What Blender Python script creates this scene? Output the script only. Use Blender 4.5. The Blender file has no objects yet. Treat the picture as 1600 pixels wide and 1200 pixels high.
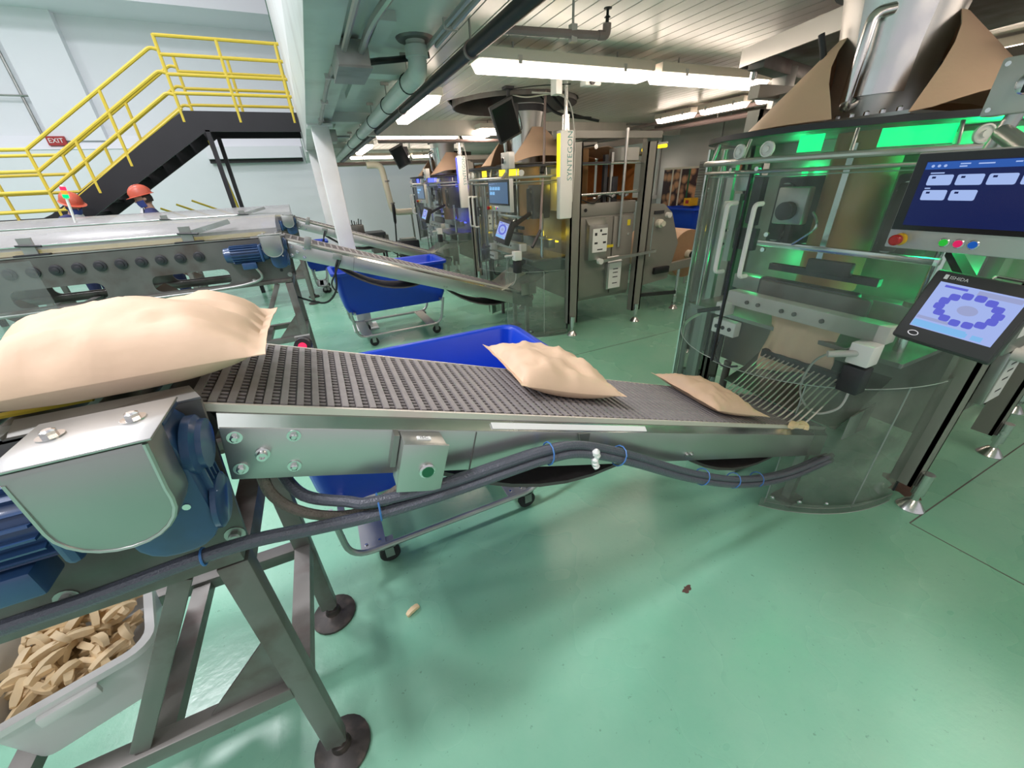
import bpy, bmesh, math, random
from mathutils import Vector, Matrix
from mathutils import noise as mnoise
random.seed(7)
scn = bpy.context.scene
COL = scn.collection
V = Vector
PI = math.pi

# ------------------------------------------------------------------ camera
cam = bpy.data.cameras.new('camera')
cam.sensor_width = 36.0
cam.lens = 13.5
cam.clip_start = 0.02
camo = bpy.data.objects.new('camera', cam)
COL.objects.link(camo)
RW = [[0.902, -0.236, 0.363], [-0.430, -0.405, 0.807], [-0.044, -0.883, -0.466]]
_x = V((RW[0][0], RW[1][0], RW[2][0])).normalized()
_f = V((RW[0][2], RW[1][2], RW[2][2]))
_f = (_f - _x * _f.dot(_x)).normalized()
_d = _f.cross(_x)
camo.matrix_world = Matrix(((_x.x, -_d.x, -_f.x, 0.0), (_x.y, -_d.y, -_f.y, 0.0), (_x.z, -_d.z, -_f.z, 1.6), (0, 0, 0, 1)))
scn.camera = camo

# ------------------------------------------------------------------ world, hall roof lights and fill, exposure
w = bpy.data.worlds.new('hall_ambient')
scn.world = w
w.use_nodes = True
w.node_tree.nodes['Background'].inputs[0].default_value = (0.96, 0.94, 1.0, 1)
w.node_tree.nodes['Background'].inputs[1].default_value = 0.50


def area(name, loc, rot, sx, sy, power, col):
    l = bpy.data.lights.new(name, 'AREA')
    l.shape = 'RECTANGLE'
    l.size = sx
    l.size_y = sy
    l.energy = power
    l.color = col
    o = bpy.data.objects.new(name, l)
    COL.objects.link(o)
    o.location = loc
    o.rotation_euler = rot
    return o


for _i, (_lx, _ly, _p) in enumerate([(-3.0, 0.5, 240), (-3.4, 5.0, 170), (-4.0, 9.5, 85), (-7.0, 3.0, 110), (-7.5, 9.0, 90), (-2.6, -3.2, 80)]):  # last one is an unseen fill, added to lift the near floor
    area('hall_and_fill_light', (_lx, _ly, 6.6), (0, 0, 0), 1.2, 0.5, _p, (0.96, 0.95, 1.0))

scn.view_settings.view_transform = 'Standard'
scn.view_settings.look = 'None'
scn.view_settings.gamma = 1.0
scn.view_settings.use_curve_mapping = False
scn.view_settings.exposure = 0.42
scn.cycles.transparent_max_bounces = 32

# ------------------------------------------------------------------ materials
M = {}


def pm(name, col, rough=0.5, metal=0.0, var=0.0, scale=8.0, bump=0.0, bscale=60.0, stretch=None, emit=None, estr=0.0,
       dirt=None, dscale=3.0, damt=0.5, coat=0.0, alpha=None, rvar=0.0):
    m = bpy.data.materials.new(name)
    m.use_nodes = True
    nt = m.node_tree
    b = nt.nodes['Principled BSDF']
    b.inputs['Base Color'].default_value = (*col, 1)
    b.inputs['Roughness'].default_value = rough
    b.inputs['Metallic'].default_value = metal
    if coat:
        b.inputs['Coat Weight'].default_value = coat
        b.inputs['Coat Roughness'].default_value = 0.08
    tc = nt.nodes.new('ShaderNodeTexCoord')
    vec = tc.outputs['Object']
    if stretch:
        mp = nt.nodes.new('ShaderNodeMapping')
        mp.inputs['Scale'].default_value = stretch
        nt.links.new(vec, mp.inputs['Vector'])
        vec = mp.outputs['Vector']
    out = None
    if var or rvar:
        n = nt.nodes.new('ShaderNodeTexNoise')
        n.inputs['Scale'].default_value = scale
        n.inputs['Detail'].default_value = 5
        nt.links.new(vec, n.inputs['Vector'])
        mx = nt.nodes.new('ShaderNodeMix')
        mx.data_type = 'RGBA'
        mx.inputs['A'].default_value = (*[max(0, c * (1 - var)) for c in col], 1)
        mx.inputs['B'].default_value = (*[min(1, c * (1 + var)) for c in col], 1)
        nt.links.new(n.outputs['Fac'], mx.inputs['Factor'])
        out = mx.outputs['Result']
        if rvar:
            mr = nt.nodes.new('ShaderNodeMapRange')
            mr.inputs['From Min'].default_value = 0.3
            mr.inputs['From Max'].default_value = 0.7
            mr.inputs['To Min'].default_value = max(0.02, rough - rvar)
            mr.inputs['To Max'].default_value = min(1, rough + rvar)
            nt.links.new(n.outputs['Fac'], mr.inputs['Value'])
            nt.links.new(mr.outputs['Result'], b.inputs['Roughness'])
    if dirt:
        n2 = nt.nodes.new('ShaderNodeTexNoise')
        n2.inputs['Scale'].default_value = dscale
        n2.inputs['Detail'].default_value = 8
        nt.links.new(tc.outputs['Object'], n2.inputs['Vector'])
        mr2 = nt.nodes.new('ShaderNodeMapRange')
        mr2.inputs['From Min'].default_value = 0.5
        mr2.inputs['From Max'].default_value = 0.72
        mr2.inputs['To Max'].default_value = damt
        nt.links.new(n2.outputs['Fac'], mr2.inputs['Value'])
        m2 = nt.nodes.new('ShaderNodeMix')
        m2.data_type = 'RGBA'
        m2.inputs['A'].default_value = (*col, 1)
        m2.inputs['B'].default_value = (*dirt, 1)
        if out:
            nt.links.new(out, m2.inputs['A'])
        nt.links.new(mr2.outputs['Result'], m2.inputs['Factor'])
        out = m2.outputs['Result']
    if out:
        nt.links.new(out, b.inputs['Base Color'])
    if bump:
        n3 = nt.nodes.new('ShaderNodeTexNoise')
        n3.inputs['Scale'].default_value = bscale
        n3.inputs['Detail'].default_value = 4
        nt.links.new(vec, n3.inputs['Vector'])
        bp = nt.nodes.new('ShaderNodeBump')
        bp.inputs['Strength'].default_value = bump
        bp.inputs['Distance'].default_value = 0.01
        nt.links.new(n3.outputs['Fac'], bp.inputs['Height'])
        nt.links.new(bp.outputs['Normal'], b.inputs['Normal'])
    if emit:
        b.inputs['Emission Color'].default_value = (*emit, 1)
        b.inputs['Emission Strength'].default_value = estr
        b.inputs['Specular IOR Level'].default_value = 0.15
    if alpha is not None:
        b.inputs['Alpha'].default_value = alpha
    M[name] = m
    return m


def clear_plastic(name, tint, haze, hazecol, rough=0.05, spread=0.65):
    """clear sheet: tinted see-through with a Fresnel gloss and a little scratched haze"""
    m = bpy.data.materials.new(name)
    m.use_nodes = True
    nt = m.node_tree
    for n in list(nt.nodes):
        nt.nodes.remove(n)
    o = nt.nodes.new('ShaderNodeOutputMaterial')
    tr = nt.nodes.new('ShaderNodeBsdfTransparent')
    tr.inputs['Color'].default_value = (*tint, 1)
    df = nt.nodes.new('ShaderNodeBsdfDiffuse')
    df.inputs['Color'].default_value = (*hazecol, 1)
    gl = nt.nodes.new('ShaderNodeBsdfGlossy')
    gl.inputs['Roughness'].default_value = rough
    fr = nt.nodes.new('ShaderNodeFresnel')
    fr.inputs['IOR'].default_value = 1.27
    tc = nt.nodes.new('ShaderNodeTexCoord')
    ns = nt.nodes.new('ShaderNodeTexNoise')
    ns.inputs['Scale'].default_value = 6
    ns.inputs['Detail'].default_value = 9
    ns.inputs['Roughness'].default_value = 0.75
    nt.links.new(tc.outputs['Object'], ns.inputs['Vector'])
    mr = nt.nodes.new('ShaderNodeMapRange')
    mr.inputs['From Min'].default_value = 0.3
    mr.inputs['From Max'].default_value = 0.75
    mr.inputs['To Min'].default_value = haze * (1 - spread)
    mr.inputs['To Max'].default_value = haze * (1 + spread)
    nt.links.new(ns.outputs['Fac'], mr.inputs['Value'])
    a = nt.nodes.new('ShaderNodeMixShader')
    nt.links.new(mr.outputs['Result'], a.inputs[0])
    nt.links.new(tr.outputs[0], a.inputs[1])
    nt.links.new(df.outputs[0], a.inputs[2])
    b = nt.nodes.new('ShaderNodeMixShader')
    nt.links.new(fr.outputs[0], b.inputs[0])
    nt.links.new(a.outputs[0], b.inputs[1])
    nt.links.new(gl.outputs[0], b.inputs[2])
    nt.links.new(b.outputs[0], o.inputs[0])
    M[name] = m
    return m


pm('steel', (0.53, 0.53, 0.51), 0.36, 0.92, var=0.07, scale=4, rvar=0.08)
pm('steel_cover', (0.40, 0.41, 0.39), 0.38, 0.9, var=0.10, scale=6, rvar=0.08)
pm('steel_bright', (0.72, 0.72, 0.71), 0.22, 1.0, var=0.06, scale=10, rvar=0.06)
pm('steel_dull', (0.42, 0.42, 0.40), 0.45, 1.0, var=0.18, scale=4, rvar=0.1, dirt=(0.10, 0.085, 0.07), damt=0.5)
pm('steel_dark', (0.15, 0.145, 0.135), 0.5, 0.5, var=0.3, scale=7, rvar=0.12, dirt=(0.09, 0.055, 0.045), dscale=5, damt=0.75)
pm('steel_stand', (0.20, 0.19, 0.175), 0.45, 0.45, var=0.25, scale=9, dirt=(0.10, 0.05, 0.042), dscale=6, damt=0.9, rvar=0.12)
pm('cabinet', (0.29, 0.28, 0.25), 0.40, 0.3, var=0.07, scale=3, rvar=0.08)
pm('dark_part', (0.035, 0.035, 0.04), 0.45, 0.2, var=0.3, scale=12)
pm('black', (0.012, 0.012, 0.014), 0.4)
pm('black_steel', (0.014, 0.013, 0.016), 0.5, 0.0, var=0.3, scale=4)
pm('rubber', (0.02, 0.02, 0.02), 0.75, bump=0.1)
pm('white_paint', (0.78, 0.79, 0.77), 0.45, var=0.06, scale=3, dirt=(0.50, 0.47, 0.42), dscale=2, damt=0.35, bump=0.04, bscale=30)
pm('beam_paint', (0.56, 0.60, 0.56), 0.38, var=0.08, scale=3, dirt=(0.28, 0.27, 0.23), dscale=2.5, damt=0.45)
pm('ceiling_board', (0.76, 0.70, 0.63), 0.30, var=0.06, scale=4, stretch=(4, .4, 1), dirt=(0.40, 0.37, 0.32), dscale=1.2, damt=0.5)
pm('wall_white', (0.80, 0.815, 0.85), 0.7, var=0.04, scale=1.5, bump=0.05, bscale=25)
pm('wall_lower', (0.77, 0.80, 0.82), 0.55, var=0.04, scale=1.5)
pm('wall_metal', (0.60, 0.59, 0.57), 0.32, 0.55, var=0.06, scale=2, bump=0.06, bscale=6)
pm('yellow', (0.72, 0.55, 0.06), 0.42, var=0.08, scale=6)
pm('blue_tub', (0.004, 0.050, 0.52), 0.33, var=0.15, scale=3, bump=0.04, bscale=50)
pm('blue_motor', (0.026, 0.070, 0.175), 0.32, 0.0, var=0.25, scale=9, dirt=(0.02, 0.03, 0.05), dscale=8, damt=0.6, coat=0.3)
pm('paper', (0.74, 0.52, 0.36), 0.62, var=0.06, scale=9, bump=0.10, bscale=35)
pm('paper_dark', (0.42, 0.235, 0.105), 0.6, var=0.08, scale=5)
pm('kraft_roll_side', (0.40, 0.235, 0.13), 0.7, var=0.12, scale=30, stretch=(1, .05, 1))
pm('belt_dark', (0.075, 0.064, 0.062), 0.55, var=0.3, scale=40)
pm('belt_light', (0.27, 0.245, 0.24), 0.48, var=0.25, scale=30)
pm('hose', (0.085, 0.092, 0.115), 0.28, var=0.1, scale=20, bump=0.35, bscale=220)
pm('hose_brown', (0.16, 0.14, 0.115), 0.6, var=0.35, scale=120, bump=0.5, bscale=300)
pm('brown_board', (0.13, 0.085, 0.055), 0.5, var=0.3, scale=9, stretch=(1, 12, 1))
pm('tie_blue', (0.05, 0.17, 0.45), 0.45)
pm('green_button', (0.01, 0.12, 0.05), 0.3)
pm('bin_white', (0.66, 0.66, 0.64), 0.42, var=0.05, scale=5)
pm('foot_dark', (0.045, 0.038, 0.034), 0.5, 0.2, var=0.5, scale=30, dirt=(0.16, 0.12, 0.10), dscale=20, damt=0.6)
pm('fry', (0.80, 0.61, 0.36), 0.5, var=0.22, scale=18, bump=0.1, bscale=60)
pm('stain', (0.10, 0.055, 0.045), 0.5, var=0.4, scale=30)
pm('plastic_white', (0.78, 0.77, 0.74), 0.35, var=0.03)
pm('plastic_grey', (0.50, 0.49, 0.46), 0.42, var=0.04)
pm('panel_black', (0.010, 0.010, 0.012), 0.16)
pm('panel_grey', (0.55, 0.55, 0.53), 0.35, 0.3)
pm('bezel', (0.045, 0.043, 0.045), 0.42)
pm('lens_body', (0.78, 0.70, 0.60), 0.45)
pm('sprinkler', (0.30, 0.22, 0.21), 0.5, var=0.15)
pm('cream', (0.74, 0.70, 0.58), 0.5, var=0.05)
pm('tine', (0.72, 0.66, 0.58), 0.35, 0.3)
pm('edge_clear', (0.34, 0.40, 0.37), 0.2)
pm('skin', (0.50, 0.29, 0.21), 0.5)
pm('navy', (0.035, 0.040, 0.13), 0.8, var=0.2, scale=12)
pm('tee', (0.66, 0.66, 0.66), 0.8)
pm('mask', (0.05, 0.08, 0.30), 0.8)
pm('hair', (0.03, 0.02, 0.018), 0.7)
pm('helmet', (0.55, 0.10, 0.055), 0.4)
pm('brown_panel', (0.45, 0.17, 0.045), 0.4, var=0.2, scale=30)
pm('red', (0.45, 0.012, 0.012), 0.3)
pm('btn_yellow', (0.75, 0.42, 0.01), 0.4)
pm('btn_green', (0.03, 0.50, 0.05), 0.3, emit=(0.03, 0.6, 0.05), estr=0.25)
pm('btn_red', (0.75, 0.015, 0.12), 0.3, emit=(0.9, 0.02, 0.15), estr=0.3)
pm('btn_blue', (0.01, 0.10, 0.50), 0.3, emit=(0.02, 0.15, 0.7), estr=0.2)
pm('label_white', (0.82, 0.82, 0.80), 0.5)
pm('label_yellow', (0.80, 0.65, 0.03), 0.5)
pm('ink', (0.03, 0.03, 0.03), 0.5)
pm('ink_teal', (0.10, 0.30, 0.27), 0.5)
pm('ink_white', (0.85, 0.85, 0.85), 0.5)
pm('sign_red', (0.40, 0.03, 0.03), 0.5)
pm('lamp_tube', (0.9, 0.9, 0.9), 0.4, emit=(1.0, 0.82, 0.69), estr=12.0)
pm('screen_navy', (0.0, 0.0, 0.0), 0.15, emit=(0.007, 0.012, 0.060), estr=1.0)
pm('screen_bar', (0.0, 0.0, 0.0), 0.15, emit=(0.02, 0.075, 0.30), estr=1.0)
pm('screen_tile', (0.0, 0.0, 0.0), 0.15, emit=(0.27, 0.36, 0.62), estr=1.0)
pm('screen_pale', (0.0, 0.0, 0.0), 0.15, emit=(0.27, 0.34, 0.62), estr=1.0)
pm('screen_grey', (0.0, 0.0, 0.0), 0.15, emit=(0.24, 0.27, 0.45), estr=1.0)
pm('screen_violet', (0.0, 0.0, 0.0), 0.15, emit=(0.085, 0.095, 0.47), estr=1.0)
pm('screen_cyan', (0.0, 0.0, 0.0), 0.15, emit=(0.16, 0.36, 0.62), estr=1.0)
pm('screen_dim', (0.0, 0.0, 0.0), 0.15, emit=(0.055, 0.10, 0.17), estr=1.0)
pm('glow_green', (0.0, 0.1, 0.03), 0.4, emit=(0.0, 1.0, 0.22), estr=1.1)
pm('glow_yellow', (0.1, 0.08, 0.0), 0.4, emit=(1.0, 0.72, 0.02), estr=1.4)
pm('glow_blue', (0.0, 0.0, 0.1), 0.4, emit=(0.05, 0.07, 1.0), estr=3.0)
pm('glow_red', (0.1, 0.0, 0.0), 0.4, emit=(1.0, 0.03, 0.10), estr=1.2)
pm('glow_amber', (0.1, 0.05, 0.0), 0.4, emit=(1.0, 0.35, 0.05), estr=0.9)
clear_plastic('guard_clear', (0.93, 0.965, 0.95), 0.10, (0.60, 0.66, 0.62))
clear_plastic('skirt_clear', (0.86, 0.90, 0.87), 0.32, (0.38, 0.42, 0.36), 0.1, 0.5)
clear_plastic('cover_frosted', (0.86, 0.87, 0.88), 0.42, (0.62, 0.61, 0.60), 0.25, 0.12)
clear_plastic('cover_side', (0.74, 0.84, 0.82), 0.22, (0.45, 0.55, 0.53), 0.15)


def floor_mat():
    m = bpy.data.materials.new('floor_green')
    m.use_nodes = True
    nt = m.node_tree
    b = nt.nodes['Principled BSDF']
    tc = nt.nodes.new('ShaderNodeTexCoord')

    def noise(s, d=4, r=0.5):
        n = nt.nodes.new('ShaderNodeTexNoise')
        n.inputs['Scale'].default_value = s
        n.inputs['Detail'].default_value = d
        n.inputs['Roughness'].default_value = r
        nt.links.new(tc.outputs['Object'], n.inputs['Vector'])
        return n.outputs['Fac']

    def ramp(f, a, c, lo=0.0, hi=1.0):
        r = nt.nodes.new('ShaderNodeMapRange')
        r.inputs['From Min'].default_value = a
        r.inputs['From Max'].default_value = c
        r.inputs['To Min'].default_value = lo
        r.inputs['To Max'].default_value = hi
        nt.links.new(f, r.inputs['Value'])
        return r.outputs['Result']

    def mix(f, a, c):
        x = nt.nodes.new('ShaderNodeMix')
        x.data_type = 'RGBA'
        nt.links.new(f, x.inputs['Factor'])
        for k, s in (('A', a), ('B', c)):
            if isinstance(s, tuple):
                x.inputs[k].default_value = (*s, 1)
            else:
                nt.links.new(s, x.inputs[k])
        return x.outputs['Result']
    c = mix(ramp(noise(0.7, 1, 0.4), 0.25, 0.75), (0.185, 0.445, 0.305), (0.225, 0.495, 0.350))
    c = mix(ramp(noise(2.5, 6, 0.6), 0.40, 0.90, 0, 0.35), c, (0.42, 0.60, 0.47))
    c = mix(ramp(noise(55, 5, 0.6), 0.66, 0.72, 0, 0.55), c, (0.08, 0.17, 0.12))
    c = mix(ramp(noise(14, 5, 0.6), 0.62, 0.80, 0, 0.20), c, (0.12, 0.22, 0.16))
    nt.links.new(c, b.inputs['Base Color'])
    nt.links.new(ramp(noise(1.6, 3, 0.5), 0.30, 0.75, 0.18, 0.36), b.inputs['Roughness'])
    bp = nt.nodes.new('ShaderNodeBump')
    bp.inputs['Strength'].default_value = 0.10
    bp.inputs['Distance'].default_value = 0.01
    nt.links.new(noise(24, 6, 0.6), bp.inputs['Height'])
    nt.links.new(bp.outputs['Normal'], b.inputs['Normal'])
    M['floor'] = m


floor_mat()

# ------------------------------------------------------------------ helpers
OFF = V((0, 0, 0))
ROOT = {}


class MB:
    def __init__(s):
        s.v = []
        s.f = []

    def add(s, vs, fs):
        o = len(s.v)
        s.v += [V(p) for p in vs]
        s.f += [tuple(i + o for i in f) for f in fs]
        return s

    def box(s, x0, x1, y0, y1, z0, z1):
        return s.add([(x0, y0, z0), (x1, y0, z0), (x1, y1, z0), (x0, y1, z0), (x0, y0, z1), (x1, y0, z1), (x1, y1, z1), (x0, y1, z1)],
                     [(0, 3, 2, 1), (4, 5, 6, 7), (0, 1, 5, 4), (1, 2, 6, 5), (2, 3, 7, 6), (3, 0, 4, 7)])

    def obox(s, c, size, ax=None, ay=None, az=None):
        c = V(c)
        ax = V(ax or (1, 0, 0)).normalized() * size[0] / 2
        ay = V(ay or (0, 1, 0)).normalized() * size[1] / 2
        az = V(az or (0, 0, 1)).normalized() * size[2] / 2
        q = [c + ax * i + ay * j + az * k for k in (-1, 1) for j in (-1, 1) for i in (-1, 1)]
        return s.add(q, [(0, 2, 3, 1), (4, 5, 7, 6), (0, 1, 5, 4), (1, 3, 7, 5), (3, 2, 6, 7), (2, 0, 4, 6)])

    def bar(s, p, q, w, h, up=(0, 0, 1)):
        p, q = V(p), V(q)
        d = q - p
        u = V(up)
        sd = d.cross(u)
        if sd.length < 1e-6:
            sd = d.cross(V((1, 0, 0)))
        sd.normalize()
        u = sd.cross(d).normalized()
        return s.obox((p + q) / 2, (d.length, w, h), d, sd, u)

    def cyl(s, p, q, r, n=12, r2=None):
        p, q = V(p), V(q)
        r2 = r if r2 is None else r2
        d = (q - p).normalized()
        a = d.orthogonal().normalized()
        b = d.cross(a)
        vs = []
        for c, rr in ((p, r), (q, r2)):
            vs += [c + (a * math.cos(2 * PI * i / n) + b * math.sin(2 * PI * i / n)) * rr for i in range(n)]
        fs = [(i, (i + 1) % n, n + (i + 1) % n, n + i) for i in range(n)]
        fs += [tuple(range(n - 1, -1, -1)), tuple(range(n, 2 * n))]
        return s.add(vs, fs)

    def tube(s, pts, r, n=8, closed=False):
        pts = [V(p) for p in pts]
        m = len(pts)
        vs = []
        prev = None
        for i, p in enumerate(pts):
            if closed:
                d = pts[(i + 1) % m] - pts[i - 1]
            else:
                d = pts[min(i + 1, m - 1)] - pts[max(i - 1, 0)]
            d.normalize()
            if prev is None:
                a = d.orthogonal().normalized()
            else:
                a = prev - d * prev.dot(d)
                a = a.normalized() if a.length > 1e-6 else d.orthogonal().normalized()
            prev = a
            b = d.cross(a)
            vs += [p + (a * math.cos(2 * PI * k / n) + b * math.sin(2 * PI * k / n)) * r for k in range(n)]
        fs = []
        for i in range(m if closed else m - 1):
            j = (i + 1) % m
            fs += [(i * n + k, i * n + (k + 1) % n, j * n + (k + 1) % n, j * n + k) for k in range(n)]
        if not closed:
            fs += [tuple(range(n - 1, -1, -1)), tuple(range((m - 1) * n, m * n))]
        return s.add(vs, fs)

    def prism(s, poly, ext):
        ext = V(ext)
        n = len(poly)
        vs = [V(p) for p in poly] + [V(p) + ext for p in poly]
        return s.add(vs, [tuple(range(n - 1, -1, -1)), tuple(range(n, 2 * n))] + [(i, (i + 1) % n, n + (i + 1) % n, n + i) for i in range(n)])

    def lathe(s, prof, c, axis=(0, 0, 1), n=20):
        c = V(c)
        d = V(axis).normalized()
        a = d.orthogonal().normalized()
        b = d.cross(a)
        m = len(prof)
        vs = []
        for r, z in prof:
            vs += [c + d * z + (a * math.cos(2 * PI * i / n) + b * math.sin(2 * PI * i / n)) * max(r, 1e-4) for i in range(n)]
        fs = []
        for j in range(m - 1):
            fs += [(j * n + i, j * n + (i + 1) % n, (j + 1) * n + (i + 1) % n, (j + 1) * n + i) for i in range(n)]
        fs += [tuple(range(n - 1, -1, -1)), tuple(range((m - 1) * n, m * n))]
        return s.add(vs, fs)

    def sheet(s, rows, th):
        """rows: list of lists of points; a shell of thickness th"""
        nr, nc = len(rows), len(rows[0])
        P = [[V(p) for p in r] for r in rows]
        N = [[None] * nc for _ in range(nr)]
        for i in range(nr):
            for j in range(nc):
                du = P[min(i + 1, nr - 1)][j] - P[max(i - 1, 0)][j]
                dv = P[i][min(j + 1, nc - 1)] - P[i][max(j - 1, 0)]
                nn = du.cross(dv)
                N[i][j] = nn.normalized() if nn.length > 1e-9 else V((0, 0, 1))
        vs = [P[i][j] for i in range(nr) for j in range(nc)] + [P[i][j] - N[i][j] * th for i in range(nr) for j in range(nc)]
        k = nr * nc
        fs = []
        for i in range(nr - 1):
            for j in range(nc - 1):
                a, b, c, d = i * nc + j, i * nc + j + 1, (i + 1) * nc + j + 1, (i + 1) * nc + j
                fs += [(a, b, c, d), (k + d, k + c, k + b, k + a)]
        for j in range(nc - 1):
            fs += [(j, k + j, k + j + 1, j + 1), ((nr - 1) * nc + j, (nr - 1) * nc + j + 1, k + (nr - 1) * nc + j + 1, k + (nr - 1) * nc + j)]
        for i in range(nr - 1):
            fs += [(i * nc, (i + 1) * nc, k + (i + 1) * nc, k + i * nc), (i * nc + nc - 1, k + i * nc + nc - 1, k + (i + 1) * nc + nc - 1, (i + 1) * nc + nc - 1)]
        return s.add(vs, fs)

    def surf(s, rows):
        nr, nc = len(rows), len(rows[0])
        return s.add([p for r in rows for p in r], [(i * nc + j, i * nc + j + 1, (i + 1) * nc + j + 1, (i + 1) * nc + j) for i in range(nr - 1) for j in range(nc - 1)])

    def build(s, name, mat, parent=None, bevel=0.0, smooth=35, sub=0):
        vs = [p + OFF for p in s.v]
        if parent is not None:
            o0 = ROOT[parent]
        else:
            lo = [min(p[i] for p in vs) for i in range(3)]
            hi = [max(p[i] for p in vs) for i in range(3)]
            o0 = V(((lo[0] + hi[0]) / 2, (lo[1] + hi[1]) / 2, lo[2]))
        me = bpy.data.meshes.new(name)
        me.from_pydata([p - o0 for p in vs], [], s.f)
        bm = bmesh.new()
        bm.from_mesh(me)
        bmesh.ops.recalc_face_normals(bm, faces=bm.faces)
        if bevel:
            es = [e for e in bm.edges if len(e.link_faces) == 2 and e.calc_face_angle(0) > 0.6]
            bmesh.ops.bevel(bm, geom=es, offset=bevel, segments=2, profile=0.5, affect='EDGES', clamp_overlap=True)
        bm.to_mesh(me)
        bm.free()
        if smooth:
            me.polygons.foreach_set('use_smooth', [True] * len(me.polygons))
            me.set_sharp_from_angle(angle=math.radians(smooth))
        me.materials.append(M[mat] if isinstance(mat, str) else mat)
        o = bpy.data.objects.new(name, me)
        COL.objects.link(o)
        if parent is not None:
            o.parent = parent
        else:
            o.location = o0
        ROOT[o] = o0
        if sub:
            md = o.modifiers.new('smooth', 'SUBSURF')
            md.levels = sub
            md.render_levels = sub
        return o


def tag(o, label, cat, group=None, kind=None):
    o['label'] = label
    o['category'] = cat
    if group:
        o['group'] = group
    if kind:
        o['kind'] = kind
    return o


def thing(name, label, cat, loc, group=None):
    o = bpy.data.objects.new(name, None)
    o.empty_display_size = 0.1
    COL.objects.link(o)
    o.location = V(loc) + OFF
    ROOT[o] = V(loc) + OFF
    return tag(o, label, cat, group)


def struct(o):
    o['kind'] = 'structure'
    return o


def B(name, mat, parent, *a, **k):
    return MB().box(*a).build(name, mat, parent, **k)


def C(name, mat, parent, p, q, r, n=12, r2=None, **k):
    return MB().cyl(p, q, r, n, r2).build(name, mat, parent, **k)


def T(name, mat, parent, pts, r, n=8, closed=False, **k):
    return MB().tube(pts, r, n, closed).build(name, mat, parent, **k)


def place(mesh, name, parent, loc, rot=None):
    """another piece that shares its mesh; loc is in world coordinates"""
    o = bpy.data.objects.new(name, mesh)
    COL.objects.link(o)
    l = V(loc) + OFF
    if parent is not None:
        o.parent = parent
        l = l - ROOT[parent]
    o.location = l
    if rot is not None:
        o.rotation_euler = rot
    return o


def localmesh(mb, name, mat, smooth=35, bevel=0.0):
    me = bpy.data.meshes.new(name)
    me.from_pydata(mb.v, [], mb.f)
    bm = bmesh.new()
    bm.from_mesh(me)
    bmesh.ops.recalc_face_normals(bm, faces=bm.faces)
    if bevel:
        bmesh.ops.bevel(bm, geom=list(bm.edges), offset=bevel, segments=1, affect='EDGES', clamp_overlap=True)
    bm.to_mesh(me)
    bm.free()
    me.polygons.foreach_set('use_smooth', [True] * len(me.polygons))
    me.set_sharp_from_angle(angle=math.radians(smooth))
    me.materials.append(M[mat])
    return me


def arc(c, r, a0, a1, u, v, n=6):
    c, u, v = V(c), V(u), V(v)
    return [c + u * r * math.cos(math.radians(a0 + (a1 - a0) * i / n)) + v * r * math.sin(math.radians(a0 + (a1 - a0) * i / n)) for i in range(n + 1)]


def rounded(pts, r, n=4, closed=False):
    """polyline with rounded corners"""
    pts = [V(p) for p in pts]
    out = []
    m = len(pts)
    for i, p in enumerate(pts):
        if not closed and i in (0, m - 1):
            out.append(p)
            continue
        a, b = pts[i - 1], pts[(i + 1) % m]
        d1, d2 = (a - p), (b - p)
        k = min(r, d1.length * 0.45, d2.length * 0.45)
        s, e = p + d1.normalized() * k, p + d2.normalized() * k
        for t in range(n + 1):
            t /= n
            out.append(s * (1 - t) ** 2 + p * 2 * t * (1 - t) + e * t * t)
    return out


def bezier(pts, n=8):
    """smooth Catmull-Rom through points"""
    pts = [V(p) for p in pts]
    out = []
    for i in range(len(pts) - 1):
        p0, p1, p2, p3 = pts[max(i - 1, 0)], pts[i], pts[i + 1], pts[min(i + 2, len(pts) - 1)]
        for k in range(n):
            t = k / n
            out.append(0.5 * (2 * p1 + (p2 - p0) * t + (2 * p0 - 5 * p1 + 4 * p2 - p3) * t * t + (3 * p1 - p0 - 3 * p2 + p3) * t ** 3))
    out.append(pts[-1])
    return out


FONTC = {}


def text(name, s, mat, parent, loc, right, up, size, depth=0.0008):
    """flat lettering as a mesh"""
    cu = bpy.data.curves.new(name, 'FONT')
    cu.body = s
    cu.size = size
    cu.align_x = 'CENTER'
    cu.align_y = 'CENTER'
    cu.resolution_u = 2
    tmp = bpy.data.objects.new(name, cu)
    COL.objects.link(tmp)
    dg = bpy.context.evaluated_depsgraph_get()
    me = bpy.data.meshes.new_from_object(tmp.evaluated_get(dg))
    bpy.data.objects.remove(tmp)
    r = V(right).normalized()
    u = V(up).normalized()
    nrm = r.cross(u)
    mt = Matrix(((r.x, u.x, nrm.x), (r.y, u.y, nrm.y), (r.z, u.z, nrm.z))).to_4x4()
    o0 = ROOT[parent]
    for v in me.vertices:
        v.co = (mt @ v.co) + V(loc) + OFF - o0
    me.materials.clear()
    me.materials.append(M[mat])
    o = bpy.data.objects.new(name, me)
    COL.objects.link(o)
    o.parent = parent
    ROOT[o] = o0
    return o
# ================================================================== SETTING
CZ = 2.32          # underside of the mezzanine boards
fl = struct(MB().box(-14, 6.2, -4, 15.2, -0.1, 0.0).build('floor', 'floor', smooth=0))
for a, b in (((2.33, 0.415), (5.5, 0.415)), ((2.36, -1.2), (2.33, 0.415)), ((-0.2, 3.02), (5.0, 3.02))):
    MB().bar((*a, 0.0003), (*b, 0.0003), 0.006, 0.0012).build('floor_joint', 'steel_dark', fl)

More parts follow.
